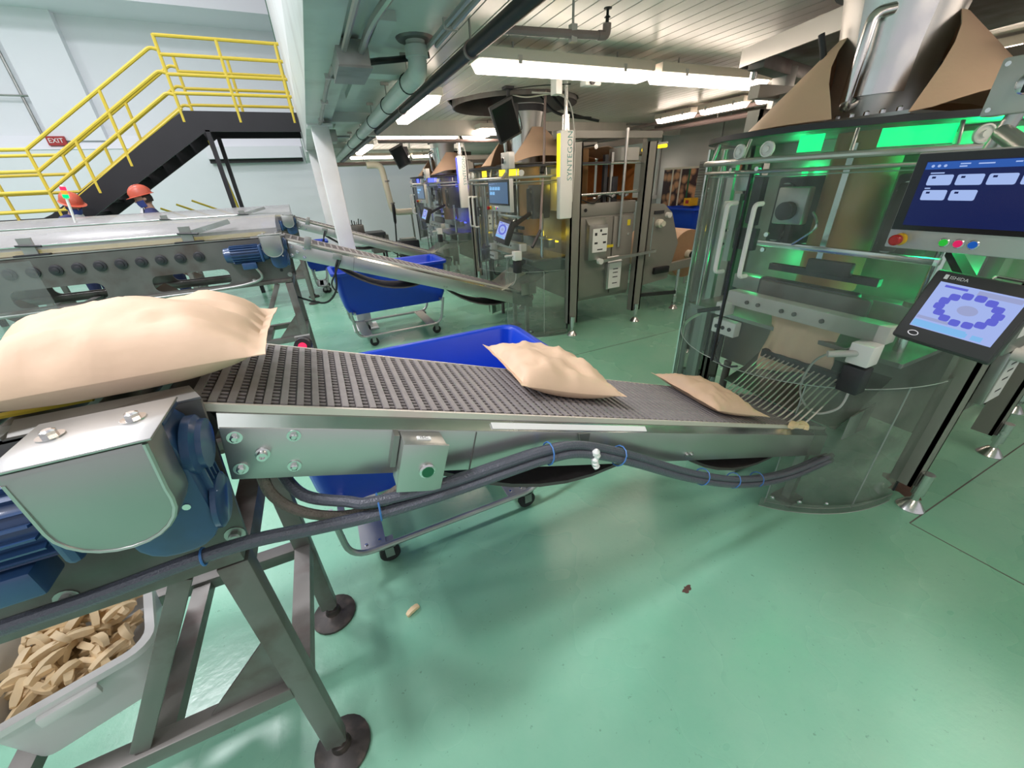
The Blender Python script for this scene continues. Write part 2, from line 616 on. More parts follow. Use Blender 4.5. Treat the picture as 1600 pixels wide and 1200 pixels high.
# back wall of the tall hall
wb = struct(MB().box(-14, 6.2, 14.2, 14.5, 0, 7.2).build('wall_back', 'wall_white', smooth=0))
B('lower_wall_band', 'wall_lower', wb, -14, 6.2, 13.9, 14.2, 0, 2.72)
MB().prism([(-14, 13.88, 2.72), (-14, 14.2, 2.72), (-14, 14.2, 3.02)], (20.2, 0, 0)).build('ledge_cap', 'wall_white', wb)
B('pilaster', 'wall_white', wb, -5.05, -4.05, 13.98, 14.2, 2.9, 7.2)
B('pilaster', 'wall_white', wb, -11.0, -10.0, 13.98, 14.2, 2.9, 7.2)
B('eave_beam', 'wall_white', wb, -14, 6.2, 13.0, 14.2, 5.25, 5.9)
T('wall_conduit', 'steel_dull', wb, [(-5.2, 14.1, 7.0), (-5.2, 14.1, 3.0)], 0.03)
T('wall_conduit', 'steel_dull', wb, [(-8.0, 14.05, 3.75), (-4.9, 14.05, 3.75)], 0.02)
B('exit_sign_board', 'sign_red', wb, -5.10, -4.78, 13.90, 13.97, 2.80, 2.98)
text('exit_sign_lettering', 'EXIT', 'ink_white', wb, (-4.94, 13.895, 2.89), (1, 0, 0), (0, 0, 1), 0.13)
B('loading_door_header', 'wall_white', wb, -2.1, 0.1, 13.6, 13.9, 2.45, 2.72)
B('loading_door_gap', 'black', wb, -2.1, 0.1, 13.75, 13.86, 2.36, 2.45)
struct(MB().box(-14.2, -14.0, -4, 14.5, 0, 7.2).build('wall_left', 'wall_white', smooth=0))

# wall on the right beyond the machines
wr = struct(MB().box(5.85, 6.1, -2.5, 14.2, 0, 2.6).build('wall_right', 'wall_metal', smooth=0))
y = -2.4
while y < 13.5:
    B('wall_panel', 'wall_metal', wr, 5.80, 5.85, y + 0.006, y + 1.19, 0.12, 2.3, bevel=0.004)
    y += 1.2
B('wall_kerb', 'plastic_grey', wr, 5.76, 5.85, -2.5, 14.2, 0, 0.12)
# white framed window in that wall
wn = struct(MB().box(5.77, 5.80, 6.02, 7.3, 1.25, 2.12).build('window_1', 'white_paint', smooth=0))
B('pane', 'plastic_grey', wn, 5.762, 5.772, 6.12, 7.2, 1.33, 2.04)
B('sill', 'white_paint', wn, 5.70, 5.80, 5.98, 7.34, 1.2, 1.26)
# louvred panel between the poster and the machine
lv = struct(MB().box(5.77, 5.80, 4.55, 5.1, 1.12, 1.75).build('trim_1', 'steel_dull', smooth=0))
for i in range(16):
    MB().obox((5.765, 4.825, 1.15 + i * 0.037), (0.006, 0.53, 0.026), az=(0.4, 0, 1)).build('louvre_slat', 'steel', lv)

# ---- mezzanine: boarded ceiling with round openings over the machines
ce = struct(MB().box(0.16, 5.85, -2.4, 11.6, CZ + 0.28, CZ + 0.36).build('ceiling', 'dark_part', smooth=0))
HOLES = [(2.15, 4.38, 0.66), (2.15, 7.45, 0.66)]
PW = 0.1
x = 0.82
while x < 5.8:
    cuts = []
    for hx, hy, hr in HOLES:
        e = []
        for xx in (x, x + PW):
            d = hr * hr - (xx - hx) ** 2
            e.append(math.sqrt(d) if d > 0 else 0.0)
        if max(e) > 0.02:
            cuts.append((hy, e[0], e[1]))
    ys0 = (-2.4, -2.4)
    segs = []
    for hy, e0, e1 in cuts:
        segs.append((ys0, (hy - e0, hy - e1)))
        ys0 = (hy + e0, hy + e1)
    segs.append((ys0, (11.6, 11.6)))
    for (a0, a1), (b0, b1) in segs:
        x0, x1 = x + 0.004, x + PW - 0.004
        MB().prism([(x0, a0, CZ), (x1, a1, CZ), (x1, b1, CZ), (x0, b0, CZ)], (0, 0, 0.03)).build('ceiling_plank', 'ceiling_board', ce, smooth=0)
    x += PW
# dark backing above the plank joints, split around the openings
for hx, hy, hr in HOLES:
    ring = MB()
    n = 40
    P = [(hx + (hr - 0.03) * math.cos(2 * PI * i / n), hy + (hr - 0.03) * math.sin(2 * PI * i / n)) for i in range(n)]
    rows = [[(*P[i % n], CZ - 0.035) for i in range(n + 1)], [(*P[i % n], CZ + 0.28) for i in range(n + 1)]]
    ring.sheet(rows, 0.012)
    ring.build('opening_rim', 'steel_dark', ce)
# outer beams along the open edge of the mezzanine
b1 = struct(MB().box(0.145, 0.30, -2.4, 11.6, 2.205, 2.75).build('trim_2', 'beam_paint', bevel=0.004))
B('upper_wall', 'white_paint', b1, 0.15, 0.22, -2.4, 11.6, 2.76, 6.5)
B('edge_flashing', 'green_button', b1, 0.135, 0.16, 11.58, 11.64, 2.2, 6.5)
B('beam_flange', 'beam_paint', b1, 0.30, 0.40, -2.4, 11.6, 2.25, 2.29)
B('edge_board', 'beam_paint', b1, 0.30, 0.82, -2.4, 11.6, CZ, CZ + 0.28)
for yy in (0.2, 3.1, 5.16, 8.2):
    B('cross_beam', 'beam_paint', b1, 0.30, 0.80, yy, yy + 0.14, 2.235, CZ)
for yy in (3.25, 4.2, 6.2):
    B('cover_strip', 'beam_paint', b1, 0.48, 0.56, yy - 0.9, yy, 2.28, CZ)
b3 = struct(MB().box(0.82, 5.85, 11.45, 11.6, 2.1, CZ).build('trim_3', 'beam_paint', smooth=0))
# beam between the machines in the ceiling, seen behind the second machine
b4 = struct(MB().box(0.82, 5.85, 5.62, 5.72, 2.16, CZ).build('trim_4', 'ceiling_board', smooth=0))

# ---- columns
for i, (cx, cy, lab) in enumerate([(0.27, 5.16, 'white painted steel column standing beside the middle blue tub cart'),
                                   (0.25, 8.25, 'slimmer looking white column farther back, just left of the front one')]):
    c = thing('column', lab, 'column', (cx, cy, 0), 'white mezzanine columns')
    B('shaft', 'white_paint', c, cx - 0.085, cx + 0.085, cy - 0.085, cy + 0.085, 0.015, 2.205, bevel=0.012)
    B('base_plate', 'white_paint', c, cx - 0.15, cx + 0.15, cy - 0.15, cy + 0.15, 0, 0.018)
    B('cap_plate', 'white_paint', c, cx - 0.12, cx + 0.12, cy - 0.13, cy + 0.13, 2.185, 2.205)

# ---- ceiling lights


def lamp(x0, x1, y0, y1, z, label):
    t = thing('ceiling_light', label, 'ceiling light', ((x0 + x1) / 2, (y0 + y1) / 2, z), 'fluorescent ceiling lights')
    B('housing', 'lens_body', t, x0, x1, y0, y1, z + 0.045, z + 0.10, bevel=0.006)
    i = 0.012
    MB().add([(x0 + 0.03, y0 + 0.035, z), (x1 - 0.03, y0 + 0.035, z), (x1 - 0.03, y1 - 0.035, z), (x0 + 0.03, y1 - 0.035, z),
              (x0 + i, y0 + i, z + 0.05), (x1 - i, y0 + i, z + 0.05), (x1 - i, y1 - i, z + 0.05), (x0 + i, y1 - i, z + 0.05)],
             [(0, 3, 2, 1), (4, 5, 6, 7), (0, 1, 5, 4), (1, 2, 6, 5), (2, 3, 7, 6), (3, 0, 4, 7)]).build('diffuser', 'lamp_tube', t, bevel=0.004)
    long_x = (x1 - x0) > (y1 - y0)
    for k in (0.2, 0.8):
        if long_x:
            xx = x0 + (x1 - x0) * k
            C('hanger', 'steel_dull', t, (xx, (y0 + y1) / 2, z + 0.1), (xx, (y0 + y1) / 2, CZ), 0.006, 6)
            B('clip', 'steel', t, xx - 0.012, xx + 0.012, y0 - 0.004, y0 + 0.004, z + 0.03, z + 0.07)
        else:
            yy = y0 + (y1 - y0) * k
            C('hanger', 'steel_dull', t, ((x0 + x1) / 2, yy, z + 0.1), ((x0 + x1) / 2, yy, CZ), 0.006, 6)
            B('clip', 'steel', t, x0 - 0.004, x0 + 0.004, yy - 0.012, yy + 0.012, z + 0.03, z + 0.07)
    return t


LZ = 2.17
lamp(1.03, 2.30, 2.52, 2.70, LZ, 'long lit fluorescent light nearest the black pipe, crossing the ceiling')
lamp(2.36, 3.50, 2.52, 2.70, LZ, 'lit fluorescent light ending beside the near machine post')
lamp(0.97, 1.13, 3.55, 4.80, LZ, 'lit fluorescent light running lengthwise beside the black pipe')
lamp(0.97, 2.10, 6.02, 6.20, LZ, 'lit fluorescent light crossing behind the far machine signal bar')
lamp(2.16, 2.50, 5.40, 6.20, LZ, 'short lit fluorescent light behind the hanging monitor')
lamp(0.97, 1.13, 7.4, 8.9, LZ, 'distant lengthwise fluorescent light over the far conveyor')
lamp(0.97, 2.25, 9.9, 10.1, LZ, 'farthest lit fluorescent light, nearest the columns')
lamp(2.3, 3.55, 9.9, 10.1, LZ, 'farthest lit fluorescent light, behind the far monitor')
lamp(4.40, 4.54, 2.75, 3.35, 2.2, 'thin lit light above the right wall, seen beside the steel post')
lamp(4.40, 4.54, 3.45, 4.05, 2.2, 'thin lit light above the right wall, middle of its row')
lamp(4.40, 4.54, 4.15, 4.75, 2.2, 'thin lit light above the right wall, farthest of its row')
lamp(0.95, 2.22, -0.38, -0.20, LZ, 'unseen fluorescent light added over the operator side of the near conveyor')  # unseen lamp set close to brighten the paper cone and near parts
lamp(2.6, 3.8, -0.38, -0.20, LZ, 'unseen fluorescent light added over the operator side of the near machine')  # second unseen lamp added as front light
lamp(4.40, 4.54, 0.5, 1.7, 2.2, 'lit light above the right wall behind the near paper cone')

# ---- pipes and conduits under the boards
p = thing('black_pipe', 'long black pipe hung under the ceiling, running into the distance', 'pipe', (0.92, 4.5, 2.2))
C('pipe_run', 'black', p, (0.92, -2.3, 2.2), (0.92, 11.4, 2.2), 0.034, 16)
for yy in (2.35, 4.1, 6.0, 8.0, 10.0):
    MB().cyl((0.92, yy - 0.012, 2.2), (0.92, yy + 0.012, 2.2), 0.040, 16).build('clamp', 'sprinkler', p)
    C('hanger_rod', 'steel_dull', p, (0.92, yy, 2.235), (0.92, yy, CZ), 0.006, 6)
p = thing('drain_pipe', 'thick white drain pipe with elbow rising into the ceiling', 'pipe', (0.73, 5, 2.17))
el = rounded([(0.73, 2.70, CZ + 0.02), (0.73, 2.70, 2.17), (0.73, 3.1, 2.17)], 0.11, 6)
T('pipe_run', 'beam_paint', p, el + [(0.73, 11.4, 2.17)], 0.052, 18)
MB().lathe([(0.062, 0), (0.062, 0.05), (0.055, 0.055)], (0.73, 2.70, 2.235), (0, 0, 1), 18).build('socket', 'beam_paint', p)
MB().lathe([(0.095, 0), (0.105, 0.012)], (0.73, 2.70, CZ - 0.012), (0, 0, 1), 20).build('collar_plate', 'steel_dark', p)
for yy in (2.98, 3.75, 4.6, 5.6, 6.8):
    T('strap', 'black', p, arc((0.73, yy, 2.17), 0.055, 0, 360, (1, 0, 0), (0, 0, 1), 16), 0.004, 5)
    T('strap_rod', 'steel_dull', p, [(0.73, yy, 2.225), (0.735, yy, CZ)], 0.004, 5)
    B('rod_bracket', 'steel_dull', p, 0.70, 0.76, yy - 0.01, yy + 0.01, CZ - 0.02, CZ)

p = thing('sprinkler_pipe', 'brown sprinkler branch pipe above the near fluorescent light', 'pipe', (1.2, 2.05, 2.2))
T('pipe_run', 'sprinkler', p, [(0.93, 2.04, 2.2), (1.45, 1.98, 2.2)], 0.017, 10)
T('elbow', 'sprinkler', p, rounded([(1.43, 1.98, 2.2), (1.475, 1.975, 2.2), (1.475, 1.975, 2.245)], 0.03), 0.02, 10)
MB().lathe([(0.008, 0), (0.008, 0.02), (0.016, 0.022), (0.006, 0.03), (0.006, 0.05), (0.019, 0.052), (0.019, 0.056)], (1.475, 1.975, 2.245), (0, 0, 1), 12).build('sprinkler_head', 'black', p)
C('hanger_rod', 'steel_dull', p, (1.30, 2.0, 2.2), (1.30, 2.0, CZ), 0.006, 6)
B('hanger_clip', 'steel', p, 1.285, 1.315, 1.985, 2.015, 2.17, 2.235)
for i, (sx, sy) in enumerate([(2.35, 1.62), (2.62, 5.25)]):
    pass
p = thing('cross_pipe', 'dark horizontal pipe under the far fluorescent light', 'pipe', (2, 5.9, 2.1))
C('pipe_run', 'sprinkler', p, (0.95, 5.86, 2.12), (3.6, 5.86, 2.12), 0.022, 10)
for xx in (1.5, 2.4, 3.2):
    C('hanger_rod', 'steel_dull', p, (xx, 5.86, 2.12), (xx, 5.86, CZ), 0.005, 6)
p = thing('cross_pipe', 'dark horizontal pipe under the farthest fluorescent lights', 'pipe', (2, 9.6, 2.1))
C('pipe_run', 'sprinkler', p, (0.5, 9.6, 2.06), (3.8, 9.6, 2.06), 0.035, 10)
C('hanger_rod', 'steel_dull', p, (1.2, 9.6, 2.06), (1.2, 9.6, CZ), 0.006, 6)

jb = thing('junction_box', 'grey steel junction box on the ceiling edge with conduits entering it', 'junction box', (0.36, 2.6, 2.2))
B('box', 'steel_dull', jb, 0.28, 0.43, 2.46, 2.80, 2.13, 2.235, bevel=0.004)
B('lid', 'steel_dull', jb, 0.275, 0.435, 2.45, 2.81, 2.122, 2.13)
T('conduit', 'steel', jb, rounded([(0.315, -2.2, 2.19), (0.315, 1.9, 2.19), (0.315, 2.46, 2.19)], 0.1), 0.013)
T('conduit', 'steel', jb, rounded([(0.86, 0.6, 2.27), (0.52, 1.7, 2.27), (0.395, 2.1, 2.20), (0.395, 2.46, 2.19)], 0.2, 6), 0.016)
T('conduit', 'steel_dull', jb, rounded([(0.29, 2.80, 2.2), (0.275, 3.2, 2.2), (0.275, 11.0, 2.2)], 0.1), 0.014)
for yy in (3.0, 3.8, 4.7, 6.0, 7.5):
    B('conduit_strap', 'steel', jb, 0.25, 0.30, yy, yy + 0.03, 2.18, 2.206)
T('flexible_conduit', 'black', jb, bezier([(0.43, 2.72, 2.20), (0.53, 2.82, 2.235), (0.68, 2.90, 2.27), (0.85, 2.86, 2.29)]), 0.016)
p = thing('conduit_pair', 'pair of bare steel conduits clipped beside the black pipe', 'conduit', (0.8, 1.6, 2.26))
T('conduit', 'steel', p, [(0.785, -2.0, 2.275), (0.785, 2.35, 2.275), (0.80, 2.9, 2.285)], 0.013)
T('conduit', 'steel', p, [(0.82, -2.0, 2.27), (0.82, 2.6, 2.27)], 0.013)
for yy in (1.55, 1.9, 2.3):
    B('clip', 'steel', p, 0.77, 0.84, yy, yy + 0.015, 2.255, 2.30)
p = thing('conduit_run', 'steel conduits with a coupling crossing the ceiling top', 'conduit', (0.7, 1.75, 2.28))
T('conduit', 'steel', p, [(0.42, 1.72, 2.285), (0.72, 1.78, 2.285)], 0.012)
T('conduit', 'steel_dull', p, rounded([(0.72, 1.80, 2.265), (0.80, 1.82, 2.265), (0.95, 1.72, 2.265), (1.05, 1.3, 2.27)], 0.1), 0.017)
C('coupling', 'steel', p, (0.64, 1.765, 2.285), (0.70, 1.775, 2.285), 0.019)
p = thing('control_box', 'small grey steel box on the ceiling edge beside the drain pipe', 'junction box', (0.6, 5.0, 2.2))
B('box', 'steel_dull', p, 0.34, 0.46, 5.62, 5.92, 2.10, 2.22, bevel=0.004)
C('conduit', 'steel_dull', p, (0.46, 5.78, 2.16), (0.62, 5.78, 2.16), 0.014)

p = thing('wall_pipes', 'brown pipes running along the top of the right wall', 'pipe', (4.8, 4.5, 2.15))
for xx, z, r in ((4.72, 2.24, 0.022), (4.95, 2.18, 0.030), (5.25, 2.26, 0.018)):
    C('pipe_run', 'sprinkler', p, (xx, -1.5, z), (xx, 9.0, z), r, 10)
for yy in (2.4, 4.0, 5.6, 7.2):
    B('pipe_hanger', 'steel_dull', p, 4.66, 5.32, yy, yy + 0.03, 2.285, 2.31)
    for xx in (4.72, 4.95, 5.25):
        C('hanger_rod', 'steel_dull', p, (xx, yy + 0.015, 2.18), (xx, yy + 0.015, CZ), 0.005, 6)
p = thing('ceiling_camera', 'small white camera bracket on the ceiling behind the near light', 'camera', (2.1, 3.0, 2.2))
B('bracket', 'plastic_white', p, 1.83, 1.88, 3.02, 3.10, 2.16, CZ)
B('body', 'plastic_white', p, 2.02, 2.16, 2.92, 3.0, 2.20, 2.26, bevel=0.01)
C('stem', 'steel_dull', p, (2.09, 2.96, 2.25), (2.09, 2.96, CZ), 0.012)
C('lens', 'black', p, (2.07, 2.925, 2.225), (2.07, 2.90, 2.22), 0.02)
# ================================================================== CONVEYOR LINES


def plate(name, mat, parent, outer, holes, y0, y1):
    """flat plate in the x-z plane with real openings"""
    cu = bpy.data.curves.new(name, 'CURVE')
    cu.dimensions = '2D'
    cu.fill_mode = 'BOTH'
    for ring in [outer] + holes:
        sp = cu.splines.new('POLY')
        sp.points.add(len(ring) - 1)
        for q, (a, b) in zip(sp.points, ring):
            q.co = (a, b, 0, 1)
        sp.use_cyclic_u = True
    cu.extrude = (y1 - y0) / 2
    tmp = bpy.data.objects.new(name, cu)
    COL.objects.link(tmp)
    me = bpy.data.meshes.new_from_object(tmp.evaluated_get(bpy.context.evaluated_depsgraph_get()))
    bpy.data.objects.remove(tmp)
    ym = (y0 + y1) / 2
    for v in me.vertices:
        v.co = V((v.co.x, ym - v.co.z, v.co.y)) + OFF - ROOT[parent]
    me.materials.clear()
    me.materials.append(M[mat])
    o = bpy.data.objects.new(name, me)
    COL.objects.link(o)
    o.parent = parent
    ROOT[o] = ROOT[parent]
    return o


def rrect(x0, x1, z0, z1, r, n=4):
    out = []
    for cx, cz, a in ((x1 - r, z1 - r, 0), (x0 + r, z1 - r, 90), (x0 + r, z0 + r, 180), (x1 - r, z0 + r, 270)):
        out += [(cx + r * math.cos(math.radians(a + 90 * i / n)), cz + r * math.sin(math.radians(a + 90 * i / n))) for i in range(n + 1)]
    return out


def bolt(parent, c, axis=(0, -1, 0), r=0.007, mat='steel_bright', washer=True):
    m = MB()
    if washer:
        m.lathe([(r * 1.7, 0), (r * 1.7, 0.002)], c, axis, 14)
    m.lathe([(r, 0.001), (r, r * 1.0), (r * 0.6, r * 1.25)], c, axis, 6)
    return m.build('bolt', mat, parent)


def gearmotor(label):
    t = thing('gear_motor', label, 'motor', (-0.45, 0.7, 1.0), 'blue gear motors on the roller conveyors')
    # gearbox: stacked round housings
    g = MB()
    g.prism([(x, 0.660, z) for x, z in rrect(-0.395, -0.275, 1.055, 1.305, 0.05)], (0, 0.095, 0))
    g.build('gearbox', 'blue_motor', t, bevel=0.008)
    MB().obox((-0.34, 0.70, 1.305), (0.13, 0.075, 0.012)).build('gearbox_flange', 'blue_motor', t, bevel=0.003)
    MB().lathe([(0.050, 0), (0.050, 0.012), (0.042, 0.018), (0.042, 0.026)], (-0.278, 0.708, 1.235), (1, 0, -0.15), 22).build('bearing_cap', 'blue_motor', t)
    MB().lathe([(0.050, 0), (0.050, 0.008), (0.040, 0.014)], (-0.278, 0.705, 1.115), (1, 0, -0.15), 20).build('bearing_cap', 'blue_motor', t)
    for k in range(4):
        MB().obox((-0.272, 0.684 + k * 0.016, 1.175), (0.014, 0.005, 0.13)).build('rib', 'blue_motor', t)
    MB().lathe([(0.006, 0), (0.006, 0.006)], (-0.302, 0.664, 1.15), (0, -1, 0), 10).build('drain_plug', 'steel_bright', t)
    # motor body along -x with cooling fins
    m = MB()
    m.lathe([(0.045, 0), (0.058, 0.02), (0.058, 0.26), (0.052, 0.30), (0.030, 0.305)], (-0.395, 0.705, 1.185), (-1, 0, 0), 28)
    mo = m.build('motor_body', 'blue_motor', t)
    for k in range(20):
        a = 2 * PI * k / 20
        d = V((0, math.cos(a), math.sin(a)))
        MB().obox(V((-0.555, 0.705, 1.185)) + d * 0.063, (0.19, 0.004, 0.014), (1, 0, 0), d.cross(V((1, 0, 0))), d).build('cooling_fin', 'blue_motor', mo)
    MB().obox((-0.55, 0.675, 1.10), (0.10, 0.06, 0.05)).build('terminal_box', 'blue_motor', t, bevel=0.006)
    MB().obox((-0.445, 0.70, 1.185), (0.022, 0.13, 0.13)).build('flange', 'blue_motor', t, bevel=0.02)
    # stainless shaft cover, U-shaped face with a folded top
    U = [(-0.425, 1.315), (-0.272, 1.315), (-0.278, 1.235)]
    U += [(-0.35 + 0.072 * math.cos(math.radians(a)), 1.215 + 0.065 * math.sin(math.radians(a))) for a in range(0, -181, -15)]
    U += [(-0.422, 1.235)]
    cv = MB()
    cv.prism([(x, 0.592, z) for x, z in U], (0, 0.068, 0))
    c = cv.build('shaft_cover', 'steel_cover', t, bevel=0.009)
    T('cover_rim', 'steel', c, [V((x, 0.594, z)) + V(((-0.348 - x) * 0.05, 0, (1.25 - z) * 0.05)) for x, z in U[1:]] + [V((-0.418, 0.594, 1.30))], 0.0035, 6)
    MB().obox((-0.348, 0.655, 1.318), (0.165, 0.13, 0.004)).build('cover_top', 'steel', c, bevel=0.0015)
    for bx in (-0.395, -0.305):
        bolt(c, (bx, 0.665, 1.320), (0, 0, 1), 0.009)
    return t


def roller_line(i, label, mlabel):
    """level roller conveyor that takes the bags from one packing machine"""
    t = thing('roller_conveyor', label, 'conveyor', (-1.3, 1.01, 0), 'roller conveyors')
    xl = -4.2 if i else -2.4
    holes = [rrect(-1.22, -0.72, 0.965, 1.085, 0.045), rrect(-2.0, -1.50, 0.965, 1.085, 0.045)]
    if i:
        holes += [rrect(-2.9, -2.3, 0.965, 1.085, 0.045), rrect(-3.8, -3.2, 0.965, 1.085, 0.045)]
    plate('side_plate', 'steel_dark', t, [(xl, 0.955), (-0.285, 0.955), (-0.252, 1.292), (xl, 1.285)], holes, 0.757, 0.767)
    plate('side_plate', 'steel_dark', t, [(xl, 0.90), (-0.285, 0.90), (-0.262, 1.285), (xl, 1.285)], holes, 1.248, 1.258)
    MB().prism([(-0.50, 0.757, 1.285), (-0.25, 0.757, 1.292), (-0.272, 0.80, 1.30), (-0.50, 0.80, 1.30)], (0, 0, 0.004)).build('top_flange', 'steel_dull', t)
    B('top_rail', 'steel_dull', t, xl, -0.50, 0.757, 0.80, 1.285, 1.296)
    B('top_rail', 'steel_dull', t, xl, -0.30, 1.215, 1.258, 1.285, 1.296)
    roll = localmesh(MB().cyl((0, 0.80, 0), (0, 1.24, 0), 0.03, 14), 'roller', 'steel_dark')
    endm = localmesh(MB().lathe([(0.036, 0), (0.036, 0.010), (0.028, 0.014), (0.020, 0.014), (0.020, 0.020), (0.008, 0.024)], (0, 0.757, 0), (0, -1, 0), 16), 'roller_bearing', 'dark_part')
    n = 13 if not i else 28
    for k in range(n):
        x = -0.40 - k * 0.118
        place(roll, 'roller', t, (x, 0, 1.265))
        if k > 3 or i == 0:
            if i == 0 and k < 4:
                continue
            place(endm, 'roller_bearing', t, (x, 0, 1.195))
    for yy in (0.84, 0.93, 1.06, 1.17):
        T('drive_cord', 'yellow', t, [(xl, yy, 1.300), (-0.42, yy, 1.300)], 0.0055, 6)
    # stand
    xs = [-0.325] + [-1.75] + ([-3.3] if i else [])
    for x in xs:
        for yy, s in ((0.765, 1), (1.250, -1)):
            l = MB().bar((x, yy, 0.07), (x, yy, 0.92), 0.058, 0.045, (0, 1, 0)).build('leg', 'steel_stand', t, bevel=0.004)
            MB().lathe([(0.085, 0.001), (0.085, 0.012), (0.070, 0.020), (0.030, 0.026), (0.026, 0.05), (0.013, 0.052), (0.013, 0.10)],
                       (x + 0.005, yy, 0), (0, 0, 1), 24).build('foot', 'foot_dark', l)
            C('adjuster_nut', 'steel_stand', l, (x + 0.005, yy, 0.055), (x + 0.005, yy, 0.072), 0.02, 6)
        B('stretcher', 'steel_stand', t, x - 0.025, x + 0.025, 0.79, 1.23, 0.87, 0.92)
        B('stretcher', 'steel_stand', t, x - 0.025, x + 0.025, 0.79, 1.23, 0.40, 0.45)
    for yy in (0.765, 1.250):
        MB().bar((-0.35, yy, 0.425), (xl, yy, 0.455 if not i else 0.425), 0.05, 0.045).build('lower_rail', 'steel_stand', t, bevel=0.003)
        MB().bar((-0.30, yy, 0.94), (xl, yy, 0.94), 0.05, 0.03).build('upper_rail', 'steel_stand', t, bevel=0.003)
        if yy > 1:
            continue
        MB().bar((-0.415, yy, 0.92), (-0.665, yy, 0.455), 0.038, 0.028, (0, 1, 0)).build('brace', 'steel_stand', t, bevel=0.003)
        MB().prism([(-0.352, yy, 0.64), (-0.352, yy, 0.445), (-0.53, yy, 0.447)], (0, 0.006, 0)).build('gusset', 'steel_stand', t)
    B('bin_shelf_bar', 'steel_stand', t, -0.95, -0.90, 0.79, 1.23, 0.405, 0.44)
    B('bin_shelf_bar', 'steel_stand', t, -0.66, -0.61, 0.79, 1.23, 0.405, 0.44)
    for bx, bz in ((-0.298, 1.075), (-0.300, 0.985), (-0.57, 0.965)):
        bolt(t, (bx, 0.757, bz), r=0.011, mat='steel_dull')
    MB().lathe([(0.0125, 0), (0.0125, 0.0015)], (-0.352, 0.757, 1.028), (0, -1, 0), 18).build('plate_hole', 'black', t)
    gearmotor(mlabel)
    if i:
        T('motor_conduit', 'steel_dull', t, bezier([(-0.52, 0.70, 1.08), (-0.50, 0.70, 1.0), (-0.60, 0.735, 0.955), (-0.85, 0.745, 0.935), (-1.6, 0.745, 0.93), (-3.0, 0.745, 0.925)]), 0.011, 8)
        MB().obox((-1.05, 1.0, 0.76), (0.62, 0.36, 0.008), (0.75, 0, -0.66), (0, 1, 0), (0.66, 0, 0.75)).build('chute_board', 'brown_board', t)
        MB().obox((-1.95, 1.0, 0.76), (0.62, 0.36, 0.008), (0.75, 0, -0.66), (0, 1, 0), (0.66, 0, 0.75)).build('chute_board', 'brown_board', t)
    # side covers
    cvr = thing('conveyor_cover', ['clear plastic side guard behind the nearest bag', 'long frosted plastic cover over the second roller conveyor', 'frosted plastic cover over the far roller conveyor'][i],
                'cover', (-1.2, 1.2, 1.29), 'plastic covers on the roller conveyors')
    if i == 0:
        rows = [[(x, 1.275, z) for z in (1.18, 1.30, 1.49)] for x in (-2.4, -1.4, -0.60)]
        MB().surf(rows).build('sheet', 'cover_side', cvr)
        for x in (-0.8, -1.6):
            B('bracket', 'steel_dull', cvr, x - 0.02, x + 0.02, 1.258, 1.275, 1.1, 1.4)
    else:
        rows = [[(x, yy, z) for yy, z in ((0.80, 1.300), (0.80, 1.355), (0.86, 1.385), (1.05, 1.435), (1.25, 1.44))] for x in (-4.2, -2.2, -0.30)]
        MB().surf(rows).build('sheet', 'cover_frosted', cvr)
        T('rail', 'steel_bright', cvr, [(-4.2, 0.795, 1.358), (-0.85, 0.795, 1.358)], 0.006)
        rows = [[(x, 1.26, z) for z in (1.30, 1.37, 1.44)] for x in (-4.2, -2.2, -0.30)]
        MB().surf(rows).build('rear_sheet', 'cover_frosted', cvr)
        for x in (-1.78, -0.90):
            B('bracket', 'steel_dull', cvr, x - 0.035, x + 0.035, 0.770, 0.79, 1.30, 1.41)
            B('bracket_foot', 'dark_part', cvr, x - 0.09, x + 0.09, 0.76, 0.80, 1.297, 1.307)
            C('clamp_lever', 'black', cvr, (x - 0.05, 0.76, 1.365), (x + 0.08, 0.75, 1.355), 0.007, 8)
        MB().bar((-0.86, 0.78, 1.365), (-0.60, 0.78, 1.425), 0.03, 0.035).build('guide_bar', 'steel_bright', cvr)
    return t


def zb(x):
    return 1.18 - 0.354 * x


SL = math.atan(0.354)
ux = V((math.cos(SL), 0, -math.sin(SL)))
uz = V((math.sin(SL), 0, math.cos(SL)))


